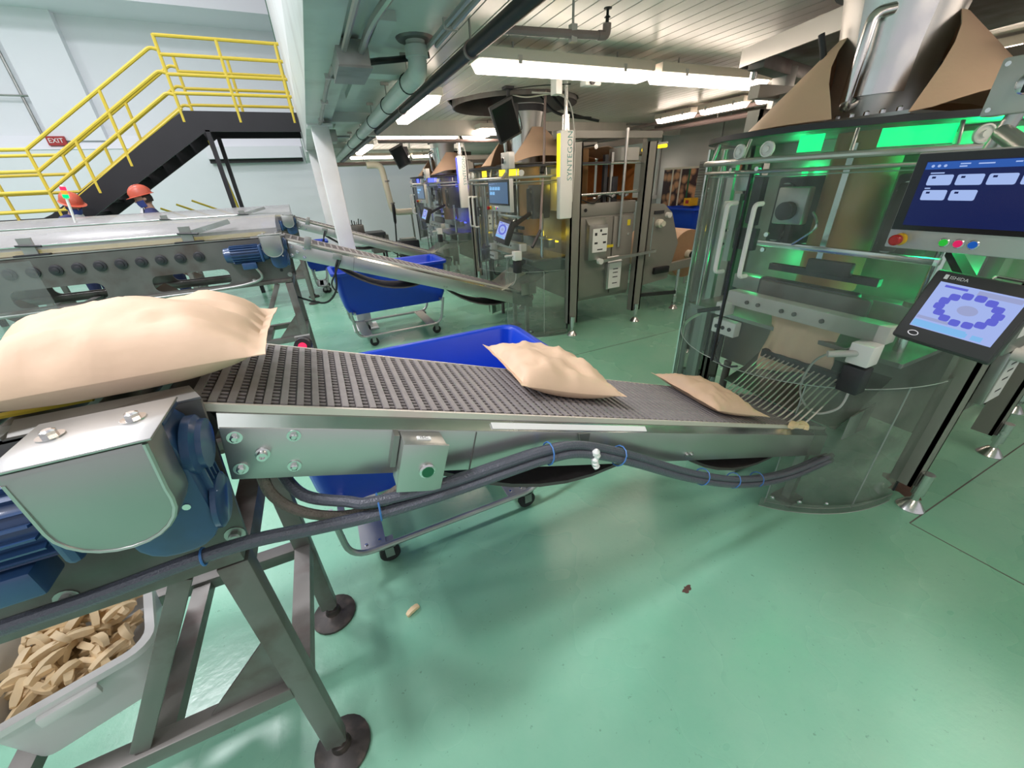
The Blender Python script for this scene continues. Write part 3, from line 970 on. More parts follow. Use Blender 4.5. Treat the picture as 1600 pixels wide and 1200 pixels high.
def incline(i, label):
    t = thing('incline_conveyor', label, 'conveyor', (0.9, 1.01, 0), 'inclined take-away conveyors')
    x0, x1 = -0.285, 2.02

    def P(x, y, d):      # d: height above the belt line
        return V((x, y, zb(x) + d))
    # side channels with folded upper lip
    for s, ya, yb in ((0, 0.752, 0.772), (1, 1.140, 1.160)):
        p = MB().prism([P(-0.245, ya, -0.034), P(x1, ya, -0.034), P(x1, ya, -0.155), P(-0.262, ya, -0.155)], (0, yb - ya, 0)).build('side_panel', 'steel', t, bevel=0.002)
        yo = ya if s == 0 else yb
        k = 1 if s == 0 else -1
        MB().prism([P(-0.245, yo, -0.036), P(x1, yo, -0.036), P(x1, yo + 0.022 * k, -0.016), P(-0.245, yo + 0.022 * k, -0.016)], (0, 0.003 * k, 0.002)).build('folded_lip', 'steel_bright', p)
    # belt body, slats, wear strips
    y0, y1 = 0.782, 1.130
    MB().prism([P(x0, y0, 0.0), P(x1, y0, 0.0), P(x1, y0, -0.014), P(x0, y0, -0.014)], (0, y1 - y0, 0)).build('belt', 'belt_dark', t)
    sm = MB().obox((0, 0, 0), (0.0125, y1 - y0 - 0.004, 0.006))
    if i == 0:
        for q in range(21):
            sm.obox((0.012, -0.16 + q * 0.016, -0.0012), (0.0135, 0.0038, 0.003))
    bm_ = localmesh(sm, 'belt_slat', 'belt_light')
    pitch = 0.0265 if i == 0 else 0.05
    n = int((x1 - x0) / pitch / math.cos(SL) * math.cos(SL))
    for k in range(n):
        x = x0 + 0.01 + k * pitch
        place(bm_, 'belt_slat', t, (x + 0.002, (y0 + y1) / 2, zb(x) + 0.002), (0, SL, 0))
    MB().prism([P(x0, 0.774, 0.004), P(x1, 0.774, 0.004), P(x1, 0.774, -0.012), P(x0, 0.774, -0.012)], (0, 0.007, 0)).build('wear_strip', 'tine', t)
    MB().prism([P(x0, 1.131, 0.004), P(x1, 1.131, 0.004), P(x1, 1.131, -0.012), P(x0, 1.131, -0.012)], (0, 0.007, 0)).build('wear_strip', 'tine', t)
    # belt wraps the end pulleys
    for xx in (x0, x1):
        c = V((xx, 0, zb(xx))) - uz * 0.05
        C('end_pulley', 'belt_dark', t, (c.x, y0, c.z), (c.x, y1, c.z), 0.05, 20)
    # slack return belt hanging below
    rows = []
    spans = [(-0.18, 0.05, 0.0), (0.05, 0.82, 0.115), (0.82, 1.02, 0.0), (1.02, 1.75, 0.10), (1.75, 1.98, 0.0)]
    for a, b, sg in spans:
        for q in range(9):
            u = q / 8
            x = a + (b - a) * u
            rows.append([P(x, yy, -0.135 - sg * 4 * u * (1 - u)) for yy in (0.79, 0.95, 1.125)])
    rb = MB().sheet(rows, 0.012).build('return_belt', 'belt_dark', t)
    for xx in (0.05, 0.82, 1.02, 1.75):
        C('return_roller', 'steel_dark', t, P(xx, 0.775, -0.12), P(xx, 1.140, -0.12), 0.018, 10)
    # bolts, weld seam, lettering strip
    for bx, d in ((-0.228, -0.055), (-0.137, -0.050), (-0.155, -0.125), (-0.240, -0.128)):
        bolt(t, P(bx, 0.752, d), r=0.0075)
    MB().lathe([(0.013, 0), (0.013, 0.004), (0.009, 0.005), (0.009, 0.016), (0.005, 0.016), (0.005, 0.012)], P(-0.197, 0.752, -0.092), (0, -1, 0), 14).build('grease_nipple', 'steel_bright', t)
    for bx in (1.02, 1.045):
        bolt(t, P(bx, 0.752, -0.125), r=0.006, mat='steel_dull')
    MB().bar(P(0.235, 0.7515, -0.036), P(0.205, 0.7515, -0.154), 0.002, 0.006, (0, 1, 0)).build('weld_seam', 'steel_dark', t)
    if i == 0:
        MB().prism([P(0.28, 0.7565, -0.030), P(0.81, 0.7565, -0.030), P(0.81, 0.768, -0.0175), P(0.28, 0.768, -0.0175)], (0, -0.001, 0.0015)).build('label_strip', 'label_white', t)
    if i:
        MB().obox(P(0.10, 0.742, -0.055), (0.07, 0.02, 0.05), ux, (0, 1, 0), uz).build('sensor_box', 'steel_dull', t, bevel=0.003)
        MB().obox(P(-0.10, 0.742, 0.005), (0.05, 0.02, 0.10), ux, (0, 1, 0), uz).build('sensor_bracket', 'steel_dull', t, bevel=0.003)
        T('sensor_cable', 'black', t, bezier([P(0.10, 0.74, -0.08), V((0.06, 0.74, 0.98)), V((0.02, 0.74, 0.80)), V((-0.10, 0.78, 0.70)), V((-0.30, 0.80, 0.78))]), 0.009, 6)
        T('sensor_cable', 'black', t, bezier([P(0.12, 0.74, -0.08), V((0.05, 0.73, 0.95)), V((0.0, 0.74, 0.86)), V((0.03, 0.74, 0.78))]), 0.007, 6)
    # feet: two short stays to the floor near the low end
    for yy in (0.80, 1.12):
        B('stay', 'steel_dull', t, 1.95, 1.99, yy - 0.02, yy + 0.02, 0.02, zb(1.97) - 0.15)
        B('stay_foot', 'steel_dull', t, 1.91, 2.03, yy - 0.05, yy + 0.05, 0, 0.02)
    return t


LN = 3.07
roller_line(0, 'near roller conveyor with dark side plates on an angled steel stand', 'blue gear motor with stainless cover on the near conveyor')
incline(0, 'near inclined conveyor with slatted belt carrying two paper bags')
OFF = V((0, LN, 0))
roller_line(1, 'second roller conveyor with round bearings below a frosted cover', 'blue gear motor at the end of the second roller conveyor')
incline(1, 'second inclined conveyor passing in front of the middle blue tub')
OFF = V((0, 2 * LN, 0))
roller_line(2, 'far roller conveyor mostly hidden behind the frosted cover', 'distant blue gear motor left of the white columns')
incline(2, 'far inclined conveyor behind the front white column')
OFF = V((0, 0, 0))

# ---- control box with the green button on the near incline
t = thing('control_box', 'small stainless control box with green push button on the near incline', 'control box', (0.09, 0.70, 0.96))
fx = V((0.935, 0, -0.355))
fz = V((0.30, 0, 0.954))
c0 = V((0.085, 0.722, 1.052))
MB().obox(c0, (0.096, 0.055, 0.118), fx, (0, 1, 0), fz).build('box', 'steel', t, bevel=0.004)
MB().obox(c0 + V((0, -0.031, 0)), (0.102, 0.006, 0.122), fx, (0, 1, 0), fz).build('lid', 'steel', t, bevel=0.002)
bc = c0 + V((0.008, -0.034, -0.006))
MB().lathe([(0.018, 0), (0.018, 0.006), (0.0145, 0.008)], bc, (0, -1, 0), 22).build('button_ring', 'steel_bright', t)
MB().lathe([(0.0135, 0.006), (0.0135, 0.0095)], bc, (0, -1, 0), 20).build('button', 'green_button', t)
MB().obox(c0 + fz * 0.0605 + V((0, -0.005, 0)), (0.03, 0.012, 0.003), fx, (0, 1, 0), fz).build('label_plate', 'label_white', t)
text('label_lettering', 'ISC', 'ink', t, c0 + fz * 0.0625 + V((0.0, -0.005, 0)), fx, (0, 1, 0), 0.014)
MB().obox(c0 + fx * -0.05 + V((0, 0.02, 0.02)), (0.012, 0.03, 0.08), fx, (0, 1, 0), fz).build('mount_tab', 'steel_dull', t)

# ---- hose bundle
hp = [(-0.95, 1.00), (-0.61, 1.00), (-0.49, 1.00), (-0.35, 1.008), (-0.25, 1.005), (-0.15, 0.985), (-0.03, 0.965), (0.13, 0.955), (0.30, 0.955), (0.40, 0.952), (0.51, 0.93), (0.69, 0.83), (1.0, 0.63), (1.33, 0.46), (1.66, 0.36), (2.0, 0.33)]
t = thing('hose_bundle', 'bundle of grey ribbed hoses tied along the near conveyor', 'hose', (0.2, 0.70, 0.33))
T('hose', 'hose', t, bezier([(x, 0.695, z) for x, z in hp], 6), 0.0135, 10)
h2 = [(-0.20, 1.13), (-0.195, 1.07), (-0.16, 1.025), (-0.08, 1.005), (-0.03, 0.998)] + [(x, z + 0.024) for x, z in hp[7:]]
T('hose', 'hose', t, bezier([(x, [0.83, 0.81, 0.76, 0.72][k] if k < 4 else 0.700, z) for k, (x, z) in enumerate(h2)], 6), 0.0125, 10)
T('hose', 'hose', t, bezier([(x, 0.722, z + 0.010) for x, z in hp[6:]], 6), 0.012, 10)
h3 = [(-0.215, 1.15, 0.79), (-0.215, 1.06, 0.76), (-0.165, 1.00, 0.735), (-0.08, 0.962, 0.725), (0.0, 0.975, 0.73), (0.07, 1.0, 0.735)]
T('braided_hose', 'hose_brown', t, bezier([(x, y, z) for x, z, y in h3], 6), 0.011, 10)
hv = [V((x, 0.705, z + 0.010)) for x, z in hp]


def tie(c, d, r=0.031):
    d = V(d).normalized()
    a = d.cross(V((0, 1, 0))).normalized()
    MB().tube([c + a * r * math.cos(q * PI / 6) + V((0, 1, 0)) * r * 0.95 * math.sin(q * PI / 6) for q in range(12)], 0.0022, 5, True).build('cable_tie', 'tie_blue', t)


for k, fr in ((3, 0.15), (6, 0.05), (9, 0.1), (10, 0.8), (12, 0.2), (12, 0.8), (13, 0.3)):
    c = hv[k].lerp(hv[k + 1], fr)
    if k == 3:
        c = c + V((0, -0.010, -0.010))
    tie(c, hv[k + 1] - hv[k], 0.0165 if k == 3 else 0.031)
MB().prism([(0.535, 0.748, 0.955), (0.575, 0.748, 0.945), (0.565, 0.748, 0.885), (0.55, 0.748, 0.885)], (0, -0.004, 0)).build('hanger_bracket', 'steel_dull', t)
rag = MB()
for k in range(5):
    rag.lathe([(0.004, -0.012), (0.012 - k * 0.0012, -0.006), (0.011, 0.004), (0.003, 0.012)], (0.552 + 0.004 * math.sin(k * 2), 0.685, 0.925 - k * 0.013), (0.2 * math.sin(k), -0.3, 1), 9)
rag.build('foam_wrap', 'label_white', t)

# ---- photo sensor with a red light at the far side of the belt
t = thing('photo_sensor', 'photoelectric sensor with glowing red eye beside the near belt', 'sensor', (-0.12, 1.27, 1.1))
B('post', 'steel_dull', t, -0.132, -0.092, 1.200, 1.215, 1.00, 1.235)
B('bracket', 'steel_dull', t, -0.30, -0.10, 1.215, 1.225, 1.00, 1.04)
MB().lathe([(0.022, 0), (0.022, 0.035)], (-0.112, 1.205, 1.212), (-0.1, -1, 0.1), 18).build('body', 'dark_part', t)
MB().lathe([(0.011, 0.035), (0.011, 0.037)], (-0.112, 1.205, 1.212), (-0.1, -1, 0.1), 16).build('eye', 'glow_red', t)


# ---- kraft paper bags
def pillow(name, label, c, ang, tilt, L, W, H, seed, group='filled kraft paper bags', parent_flat=False, up=0.0, curl=0.0):
    r = random.Random(seed)
    ph = [r.uniform(0, 6.28) for _ in range(8)]
    nu, nv = 30, 22
    ca, sa = math.cos(ang), math.sin(ang)
    # frame lying on a slope that falls along +x by 'tilt'
    ex = V((ca, sa, 0))
    ey = V((-sa, ca, 0))

    def slope(p):
        return V((p.x, p.y, p.z - tilt * p.x))
    top, bot = [], []
    for a in range(nu + 1):
        u = -1 + 2 * a / nu
        rt, rb_ = [], []
        for b in range(nv + 1):
            v = -1 + 2 * b / nv
            su = max(0.0, 1 - abs(u / 0.93) ** 2.6) if abs(u) < 0.93 else 0.0
            sv = max(0.0, 1 - abs(v) ** 3.2)
            h = (su ** 0.62) * (sv ** 0.55)
            wv = 1 - 0.10 * (1 - abs(u) ** 3) * 1.0
            lu = 1 - 0.03 * (1 - abs(v) ** 2)
            x = u * L / 2 * lu
            y = v * W / 2 * wv
            edge = (1 - su) * sv
            wr = 0.0055 * math.sin(9 * v + ph[0] + 2 * u) * (1 - su * 0.6) + 0.004 * math.sin(17 * v + ph[1]) * (1 - su * 0.7) + 0.006 * math.sin(4 * u + 3 * v + ph[2]) * h
            lump = 0.006 * math.sin(7 * u + ph[3]) * math.sin(5 * v + ph[4]) * h
            cr = abs(math.sin(3.2 * u + 4.1 * v + ph[5])) + abs(math.sin(5.3 * u - 2.7 * v + ph[6]))
            lump += 0.007 * (cr - 1.2) * h * (1.15 - su) - 0.010 * math.exp(-((abs(v) - 0.62 + 0.25 * abs(u)) / 0.10) ** 2) * (1 - su) * (1 if su > 0 else 0)
            if su == 0:
                wr *= 0.35
            crs = curl * (u * u) * H * 0.5
            nz = mnoise.noise(V((u * 2.2 + ph[0], v * 2.4 + ph[1], ph[2]))) 
            nz2 = mnoise.noise(V((u * 5.0 + ph[3], v * 4.0 + ph[4], ph[5])))
            lump += (0.012 * (0.5 - abs(nz) * 2.2) + 0.005 * (0.4 - abs(nz2) * 2.0)) * min(1.0, h * 1.6)
            EH = 0.30
            zt = EH * H + (1 - EH) * H * h + wr + lump + crs
            zl = EH * H * (1 - min(1.0, h * 1.35)) + wr * 0.5 * (1 - su) + crs
            if su == 0.0 or sv == 0.0:
                zt = zl + 0.0015
            p1 = ex * x + ey * y + V((0, 0, zt + up * u))
            p2 = ex * x + ey * y + V((0, 0, zl + up * u))
            rt.append(V(c) + slope(p1))
            rb_.append(V(c) + slope(p2))
        top.append(rt)
        bot.append(rb_)
    m = MB()
    nc = nv + 1
    vs = [p for rr in top for p in rr] + [p for rr in bot for p in rr]
    k = (nu + 1) * nc
    fs = []
    for i in range(nu):
        for j in range(nv):
            a, b, cc, d = i * nc + j, i * nc + j + 1, (i + 1) * nc + j + 1, (i + 1) * nc + j
            fs += [(a, b, cc, d), (k + d, k + cc, k + b, k + a)]
    for j in range(nv):
        fs += [(j, k + j, k + j + 1, j + 1), (nu * nc + j, nu * nc + j + 1, k + nu * nc + j + 1, k + nu * nc + j)]
    for i in range(nu):
        fs += [(i * nc, (i + 1) * nc, k + (i + 1) * nc, k + i * nc), (i * nc + nv, k + i * nc + nv, k + (i + 1) * nc + nv, (i + 1) * nc + nv)]
    m.add(vs, fs)
    root = m.build(name, 'paper', None, smooth=60)
    return tag(root, label, 'paper bag', group)


pillow('paper_bag', 'largest kraft paper bag in the left foreground, leaving the near belt', (-0.362, 0.925, 1.308), math.radians(0), 0.0, 0.455, 0.335, 0.125, 3, up=0.0, curl=0.05)
pillow('paper_bag', 'kraft paper bag in the middle of the near belt', (0.615, 1.035, zb(0.615) + 0.008), math.radians(-4), 0.354, 0.37, 0.37, 0.115, 11, curl=0.25)
pillow('paper_bag', 'kraft paper bag just dropped out of the near machine onto the belt', (1.385, 0.985, zb(1.385) + 0.008), math.radians(-6), 0.354, 0.30, 0.40, 0.085, 19, curl=0.2)
# ================================================================== PACKING MACHINES
GX, GY, GA, GB = 2.45, 1.17, 0.765, 0.62


def gp(a, z, k=0.0):
    a = math.radians(a)
    return V((GX + (GA + k) * math.cos(a), GY + (GB + k) * math.sin(a), z))


def gshell(name, mat, parent, a0, a1, z0, z1, th=0.006, n=26, k=0.0, tail=None):
    cols = [a0 + (a1 - a0) * i / n for i in range(n + 1)]
    rows = []
    for z in (z0, (z0 + z1) / 2, z1):
        r = [gp(a, z, k) for a in cols]
        if tail:
            r.append(V((tail, r[-1].y, z)))
        rows.append(r)
    o = MB().surf(rows).build(name, mat, parent, smooth=60)
    T('sheet_edge', 'edge_clear', o, rows[0], 0.0022, 5)
    return o


def bell_foot(parent, x, y, h=0.13, name='foot'):
    o = MB().lathe([(0.058, 0.0), (0.058, 0.006), (0.030, 0.045), (0.016, 0.055), (0.016, 0.09), (0.026, 0.092), (0.026, h), (0.026, h + 0.10)], (x, y, 0), (0, 0, 1), 20).build(name, 'steel_bright', parent)
    return o


def machine(i, glow, label, labels):
    near = i == 0
    t = thing('packing_machine', label, 'packing machine', (2.7, GY, 0), 'vertical packing machines')
    YB = 1.05
    # ---- frame posts and feet
    for px_, py_ in ((2.48, 0.545), (3.40, 0.545), (2.48, 1.815), (3.40, 1.815)):
        p = MB().box(px_ - 0.06, px_ + 0.06, py_ - 0.05, py_ - 0.035, 0.13, 1.9)
        p.box(px_ - 0.06, px_ - 0.045, py_ - 0.05, py_ + 0.04, 0.13, 1.9)
        p.box(px_ + 0.045, px_ + 0.06, py_ - 0.05, py_ + 0.04, 0.13, 1.9)
        po = p.build('frame_post', 'cabinet', t)
        bell_foot(po, px_ - 0.02, py_ - 0.075, 0.12)
    for px_, py_ in ((4.15, 0.60), (4.15, 1.75)):
        C('roll_stand_leg', 'steel_bright', t, (px_, py_, 0.05), (px_, py_, 0.62), 0.018)
        bell_foot(t, px_, py_, 0.07)
    MB().bar((3.45, 0.60, 0.28), (4.15, 0.60, 0.22), 0.03, 0.04).build('roll_stand_tie', 'dark_part', t)
    # ---- rear cabinet
    cb = B('cabinet', 'cabinet', t, 2.56, 3.32, 0.60, 1.78, 0.34, 1.30, bevel=0.006)
    B('cabinet_top_lip', 'cabinet', cb, 2.555, 3.325, 0.590, 1.785, 1.24, 1.36, bevel=0.004)
    d = B('cabinet_door', 'cabinet', t, 2.60, 3.02, 0.575, 0.60, 0.38, 1.22, bevel=0.006)
    B('cabinet_door', 'cabinet', t, 3.035, 3.31, 0.575, 0.60, 0.38, 1.22, bevel=0.006)
    MB().lathe([(0.013, 0), (0.013, 0.01)], (3.24, 0.575, 1.02), (0, -1, 0), 14).build('door_lock', 'steel_bright', t)
    MB().lathe([(0.018, 0), (0.018, 0.006)], (2.66, 0.588, 1.30), (0, -1, 0), 14).build('lift_eye', 'black', t)
    # document box with printed sheet
    db = B('document_box', 'steel_dull', t, 2.66, 2.90, 0.50, 0.575, 0.80, 1.16, bevel=0.008)
    MB().prism([(2.66, 0.575, 1.16), (2.66, 0.575, 1.22), (2.66, 0.52, 1.16)], (0.24, 0, 0)).build('document_box_hood', 'steel_dull', t)
    B('printed_sheet', 'label_white', db, 2.705, 2.895, 0.497, 0.499, 0.88, 1.12)
    for (a, b, c_, e) in ((2.73, 2.76, 1.05, 1.08), (2.73, 2.77, 0.965, 0.985), (2.84, 2.88, 0.965, 0.985), (2.82, 2.885, 1.05, 1.065), (2.77, 2.84, 0.90, 0.912), (2.795, 2.82, 1.085, 1.11)):
        B('print_mark', 'ink', db, a, b, 0.4962, 0.4972, c_, e)
    pb = B('paper_pocket', 'steel', t, 2.95, 3.15, 0.53, 0.575, 0.44, 0.74, bevel=0.003)
    B('printed_sheet', 'label_white', pb, 2.975, 3.145, 0.526, 0.529, 0.45, 0.735)
    MB().prism([(2.95, 0.52, 0.745), (3.15, 0.52, 0.745), (3.13, 0.57, 0.80), (2.97, 0.57, 0.80)], (0, 0.002, 0.002)).build('pocket_flap', 'plastic_white', pb)
    for z in (0.66, 0.62, 0.57, 0.50):
        B('print_mark', 'ink', pb, 3.03, 3.10, 0.5252, 0.5262, z, z + 0.010)
    B('warning_label', 'label_yellow', t, 2.955, 3.045, 0.572, 0.5745, 0.90, 0.93)
    B('warning_label', 'label_yellow', t, 3.22, 3.26, 0.572, 0.5745, 1.11, 1.17)
    MB().bar((2.80, 0.47, 0.785), (3.58, 0.47, 0.815), 0.03, 0.03).build('push_bar', 'steel', t)
    MB().lathe([(0.03, 0), (0.03, 0.05)], (2.80, 0.50, 0.785), (0, -1, 0), 14).build('push_bar_knob', 'plastic_white', t)
    C('push_bar_pin', 'steel_bright', t, (3.50, 0.47, 0.76), (3.50, 0.47, 1.18), 0.006, 8)
    # ---- tube frame above the cabinet with the paper web
    for z in (1.45, 1.72):
        C('frame_rail', 'steel_bright', t, (2.50, 0.55, z), (3.40, 0.55, z), 0.013)
    C('frame_upright', 'steel', t, (3.10, 0.55, 0.90), (3.10, 0.55, 2.02), 0.016)
    MB().bar((2.3, 0.62, 1.97), (3.6, 0.62, 1.97), 0.06, 0.06).build('top_beam', 'cabinet', t)
    MB().bar((2.3, 1.75, 1.97), (3.6, 1.75, 1.97), 0.06, 0.06).build('top_beam', 'cabinet', t)
    for xx in (2.5, 3.4):
        MB().bar((xx, 0.62, 1.93), (xx, 1.75, 1.93), 0.05, 0.06).build('cross_beam', 'cabinet', t)
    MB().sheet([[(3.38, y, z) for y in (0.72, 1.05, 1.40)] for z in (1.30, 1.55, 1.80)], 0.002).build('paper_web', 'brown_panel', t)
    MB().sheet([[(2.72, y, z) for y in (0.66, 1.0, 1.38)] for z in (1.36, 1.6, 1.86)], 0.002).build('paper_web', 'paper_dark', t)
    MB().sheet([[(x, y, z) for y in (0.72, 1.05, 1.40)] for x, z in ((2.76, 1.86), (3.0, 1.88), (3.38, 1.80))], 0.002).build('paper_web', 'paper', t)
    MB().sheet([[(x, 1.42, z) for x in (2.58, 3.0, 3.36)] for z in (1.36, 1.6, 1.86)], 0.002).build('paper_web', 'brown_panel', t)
    for xx, z in ((2.76, 1.87), (3.38, 1.80), (3.38, 1.36), (3.0, 1.42)):
        C('web_roller', 'steel_bright', t, (xx + 0.02, 0.62, z), (xx + 0.02, 1.5, z), 0.022)
    B('web_guide', 'dark_part', t, 2.90, 2.94, 0.62, 0.66, 1.36, 1.80)
    B('web_guide', 'steel', t, 2.98, 3.01, 0.62, 0.65, 1.36, 1.82)
    B('print_head', 'plastic_grey', t, 3.08, 3.32, 0.60, 0.80, 1.74, 1.86, bevel=0.006)
    B('print_head_block', 'dark_part', t, 3.00, 3.08, 0.62, 0.72, 1.36, 1.60)
    for k in range(5):
        MB().obox((2.85 + k * 0.09, 0.63, 1.42 + 0.012 * (k % 2)), (0.05, 0.04, 0.03), (1, 0, 0.3 * (-1) ** k)).build('valve', 'steel_bright', t, bevel=0.004)
    T('air_hose', 'black', t, bezier([(2.62, 0.60, 1.40), (2.75, 0.57, 1.36), (2.9, 0.60, 1.43), (3.05, 0.58, 1.37)]), 0.006, 6)
    # ---- reel side plate, arm, roll
    plate('reel_plate', 'cabinet', t, [(3.46, 0.40), (3.92, 0.44), (3.95, 0.58), (4.02, 0.85), (3.86, 1.20), (3.72, 1.30), (3.46, 1.32)], [], 0.56, 0.58)
    MB().bar((3.80, 0.60, 0.55), (4.62, 0.60, 0.60), 0.05, 0.10).build('reel_arm', 'cabinet', t)
    MB().bar((3.80, 1.70, 0.55), (4.62, 1.70, 0.60), 0.05, 0.10).build('reel_arm', 'cabinet', t)
    rl = MB().lathe([(0.05, -0.42), (0.30, -0.42), (0.30, 0.42), (0.05, 0.42)], (4.40, 1.15, 0.66), (0, 1, 0), 40).build('paper_roll', 'paper', t, smooth=30)
    MB().lathe([(0.055, 0), (0.297, 0.0), (0.297, 0.004), (0.055, 0.004)], (4.40, 0.727, 0.66), (0, 1, 0), 40).build('roll_end', 'kraft_roll_side', rl)
    MB().lathe([(0.05, 0), (0.05, 0.06), (0.02, 0.065)], (4.40, 0.73, 0.66), (0, -1, 0), 20).build('core_chuck', 'cream', rl)
    C('reel_shaft', 'dark_part', t, (4.40, 0.55, 0.66), (4.40, 1.75, 0.66), 0.016)
    MB().lathe([(0.042, 0), (0.042, 0.02), (0.03, 0.025)], (4.40, 0.655, 0.66), (0, -1, 0), 16).build('reel_collar', 'black', t)
    B('brake_unit', 'black', t, 3.66, 3.90, 0.52, 0.56, 0.52, 0.60, bevel=0.01)
    MB().lathe([(0.045, 0), (0.045, 0.05), (0.03, 0.06), (0.03, 0.09)], (3.66, 0.56, 1.10), (0, -1, 0), 18).build('guide_knob', 'cream', t)
    MB().lathe([(0.03, 0), (0.03, 0.05)], (3.78, 0.56, 1.18), (0, -1, 0), 16).build('guide_knob', 'plastic_white', t)
    B('plate_handle', 'dark_part', t, 3.58, 3.72, 0.545, 0.56, 1.20, 1.235)
    # ---- paper shoulder: cone of paper over the forming collar
    rows = []
    for u in (0.0, 0.2, 0.4, 0.6, 0.8, 1.0):
        row = []
        for q in range(41):
            gap = 13 + 42 * (1 - u) ** 1.3
            ad = (205 + gap + (360 - 2 * gap) * q / 40) % 360
            a = math.radians(ad)
            r = 0.185 + u * (0.275 + 0.03 * math.cos(2 * a + 0.6))
            hem = 1.752 + 0.06 * max(0.0, math.sin(math.radians(2.2 * (ad - 222)))) * (1 if 222 < ad < 303 else 0) + 0.05 * max(0.0, math.cos(a))
            row.append((2.27 + r * math.cos(a), 1.13 + r * math.sin(a), 2.07 + (hem - 2.07) * u))
        rows.append(row)
    MB().sheet(rows, 0.003).build('paper_shoulder', 'paper', t, smooth=60)
    # ---- product tube with handle
    ft = MB().lathe([(0.16, 0), (0.165, 0.2), (0.20, 0.42), (0.22, 0.50)], (2.24, 1.13, 1.76), (0, 0, 1), 30).build('product_tube', 'steel', t)
    MB().lathe([(0.235, 0), (0.235, 0.05), (0.22, 0.055)], (2.24, 1.13, 2.20), (0, 0, 1), 30).build('tube_flange', 'dark_part', t)
    MB().sheet([[(2.24 + (rr_ + 0.006) * math.cos(math.radians(a)), 1.13 + (rr_ + 0.006) * math.sin(math.radians(a)), z) for a in range(170, 236, 8)] for rr_, z in ((0.162, 1.84), (0.166, 1.98), (0.196, 2.14))], 0.005).build('tube_hatch', 'steel_bright', ft, smooth=60)
    T('hatch_handle', 'steel_bright', ft, rounded([(2.075, 1.12, 1.82), (2.02, 1.12, 1.80), (2.00, 1.10, 2.08), (2.055, 1.07, 2.09)], 0.05, 6), 0.019, 12)
    C('hatch_hinge', 'dark_part', ft, (2.08, 1.28, 1.98), (2.06, 1.31, 2.08), 0.012)
    for k in range(6):
        MB().lathe([(0.010, 0), (0.010, 0.014), (0.006, 0.018)], (2.0 + 0.008 * k, 0.92 + k * 0.055, 1.762), (0, 0, 1), 8).build('collar_bolt', 'steel_bright', t)
    MB().prism([gp(a, 1.722, -0.02) for a in range(90, 271, 6)] + [V((2.56, 0.575, 1.722)), V((2.56, 1.765, 1.722))], (0, 0, 0.006)).build('light_stop_plate', 'steel_dull', t)  # plate added to keep the status glow from leaking upward
    B('collar_plate', 'steel', t, 1.99, 2.50, 0.88, 1.32, 1.752, 1.764)
    # ---- clear curved guard
    top = MB()
    rows = [[gp(a, z, 0.012) for a in range(84, 277, 6)] + [V((2.9, gp(276, 0, 0.012).y, z))] for z in (1.715, 1.735)]
    MB().sheet(rows, 0.02).build('guard_cap', 'dark_part', t, smooth=60)
    gshell('upper_guard', 'guard_clear', t, 90, 270, 1.575, 1.712, n=30, tail=2.42)
    dl = gshell('guard_door', 'guard_clear', t, 100, 176.5, 0.75, 1.60, k=0.012)
    dr = gshell('guard_door', 'guard_clear', t, 177.5, 262, 0.74, 1.60, k=0.012)
    gshell('guard_skirt', 'skirt_clear', t, 214, 270, 0.03, 0.735, n=16, tail=2.44)
    MB().bar(gp(214, 0.02), gp(214, 0.735), 0.004, 0.006).build('skirt_edge', 'edge_clear', t)
    MB().bar(gp(248, 0.02), gp(248, 0.735), 0.004, 0.008).build('skirt_edge', 'edge_clear', t)
    gshell('guard_skirt', 'skirt_clear', t, 90, 130, 0.03, 0.735, n=10)
    gshell('skirt_kick_strip', 'skirt_clear', t, 212, 268, 0.0, 0.06, k=0.01, n=14)
    for a in (216, 226, 236):
        bolt(t, gp(a, 0.075, 0.012), gp(a, 0, 1) - gp(a, 0, 0), 0.006)
    for a, e in ((89.5, 0.0), (126, 0.018), (133, 0.018), (176.9, 0.014), (269, 0.0)):
        p, q = gp(a, 0.06 if a != 176.9 else 0.74, e), gp(a, 1.70 if a != 176.9 else 1.60, e)
        MB().bar(p, q, 0.010, 0.014).build('guard_edge_strip', 'steel_bright' if a < 140 else 'dark_part', t)
    MB().bar((2.28, 1.765, 0.05), (2.28, 1.765, 1.71), 0.05, 0.03).build('guard_post', 'steel', t)
    # rail with hanger rollers
    T('door_rail', 'steel', t, [gp(a, 1.632, 0.028) for a in range(95, 271, 5)], 0.012, 10)
    T('door_rail_lower', 'steel_dull', t, [gp(a, 1.592, 0.02) for a in range(95, 271, 5)], 0.007, 8)
    for a, z in ((171, 1.668), (182, 1.668), (232, 1.668)):
        c = gp(a, z, 0.03)
        ax_ = gp(a, 0, 1) - gp(a, 0, 0)
        MB().lathe([(0.027, 0), (0.027, 0.010), (0.022, 0.012), (0.022, 0.006), (0.010, 0.006), (0.010, 0.016)], c, ax_, 22).build('hanger_roller', 'plastic_white', t)
        MB().lathe([(0.008, 0), (0.008, 0.02)], gp(a - 1.5, 1.602, 0.03), ax_, 12).build('hanger_bolt', 'steel_bright', t)
    for a in (150, 172, 205, 228, 250):
        C('rail_bracket', 'steel', t, gp(a, 1.64, 0.02), gp(a, 1.71, 0.0), 0.006, 8)
    # door handles
    for dd, a in ((dl, 173.5), (dr, 184.0)):
        o = gp(a, 0, 0.02)
        nrm = (gp(a, 0, 1) - gp(a, 0, 0)).normalized()
        o2 = o + nrm * 0.05
        T('handle', 'plastic_white', dd, rounded([V((o.x, o.y, 1.475)), V((o2.x, o2.y, 1.475)), V((o2.x, o2.y, 1.185)), V((o.x, o.y, 1.185))], 0.03, 5), 0.0095, 10)
        for z in (1.30, 1.36):
            MB().lathe([(0.009, 0), (0.009, 0.012)], gp(a + (4 if dd is dr else -4), z, 0.012), nrm, 10).build('catch_bolt', 'steel_bright', dd)
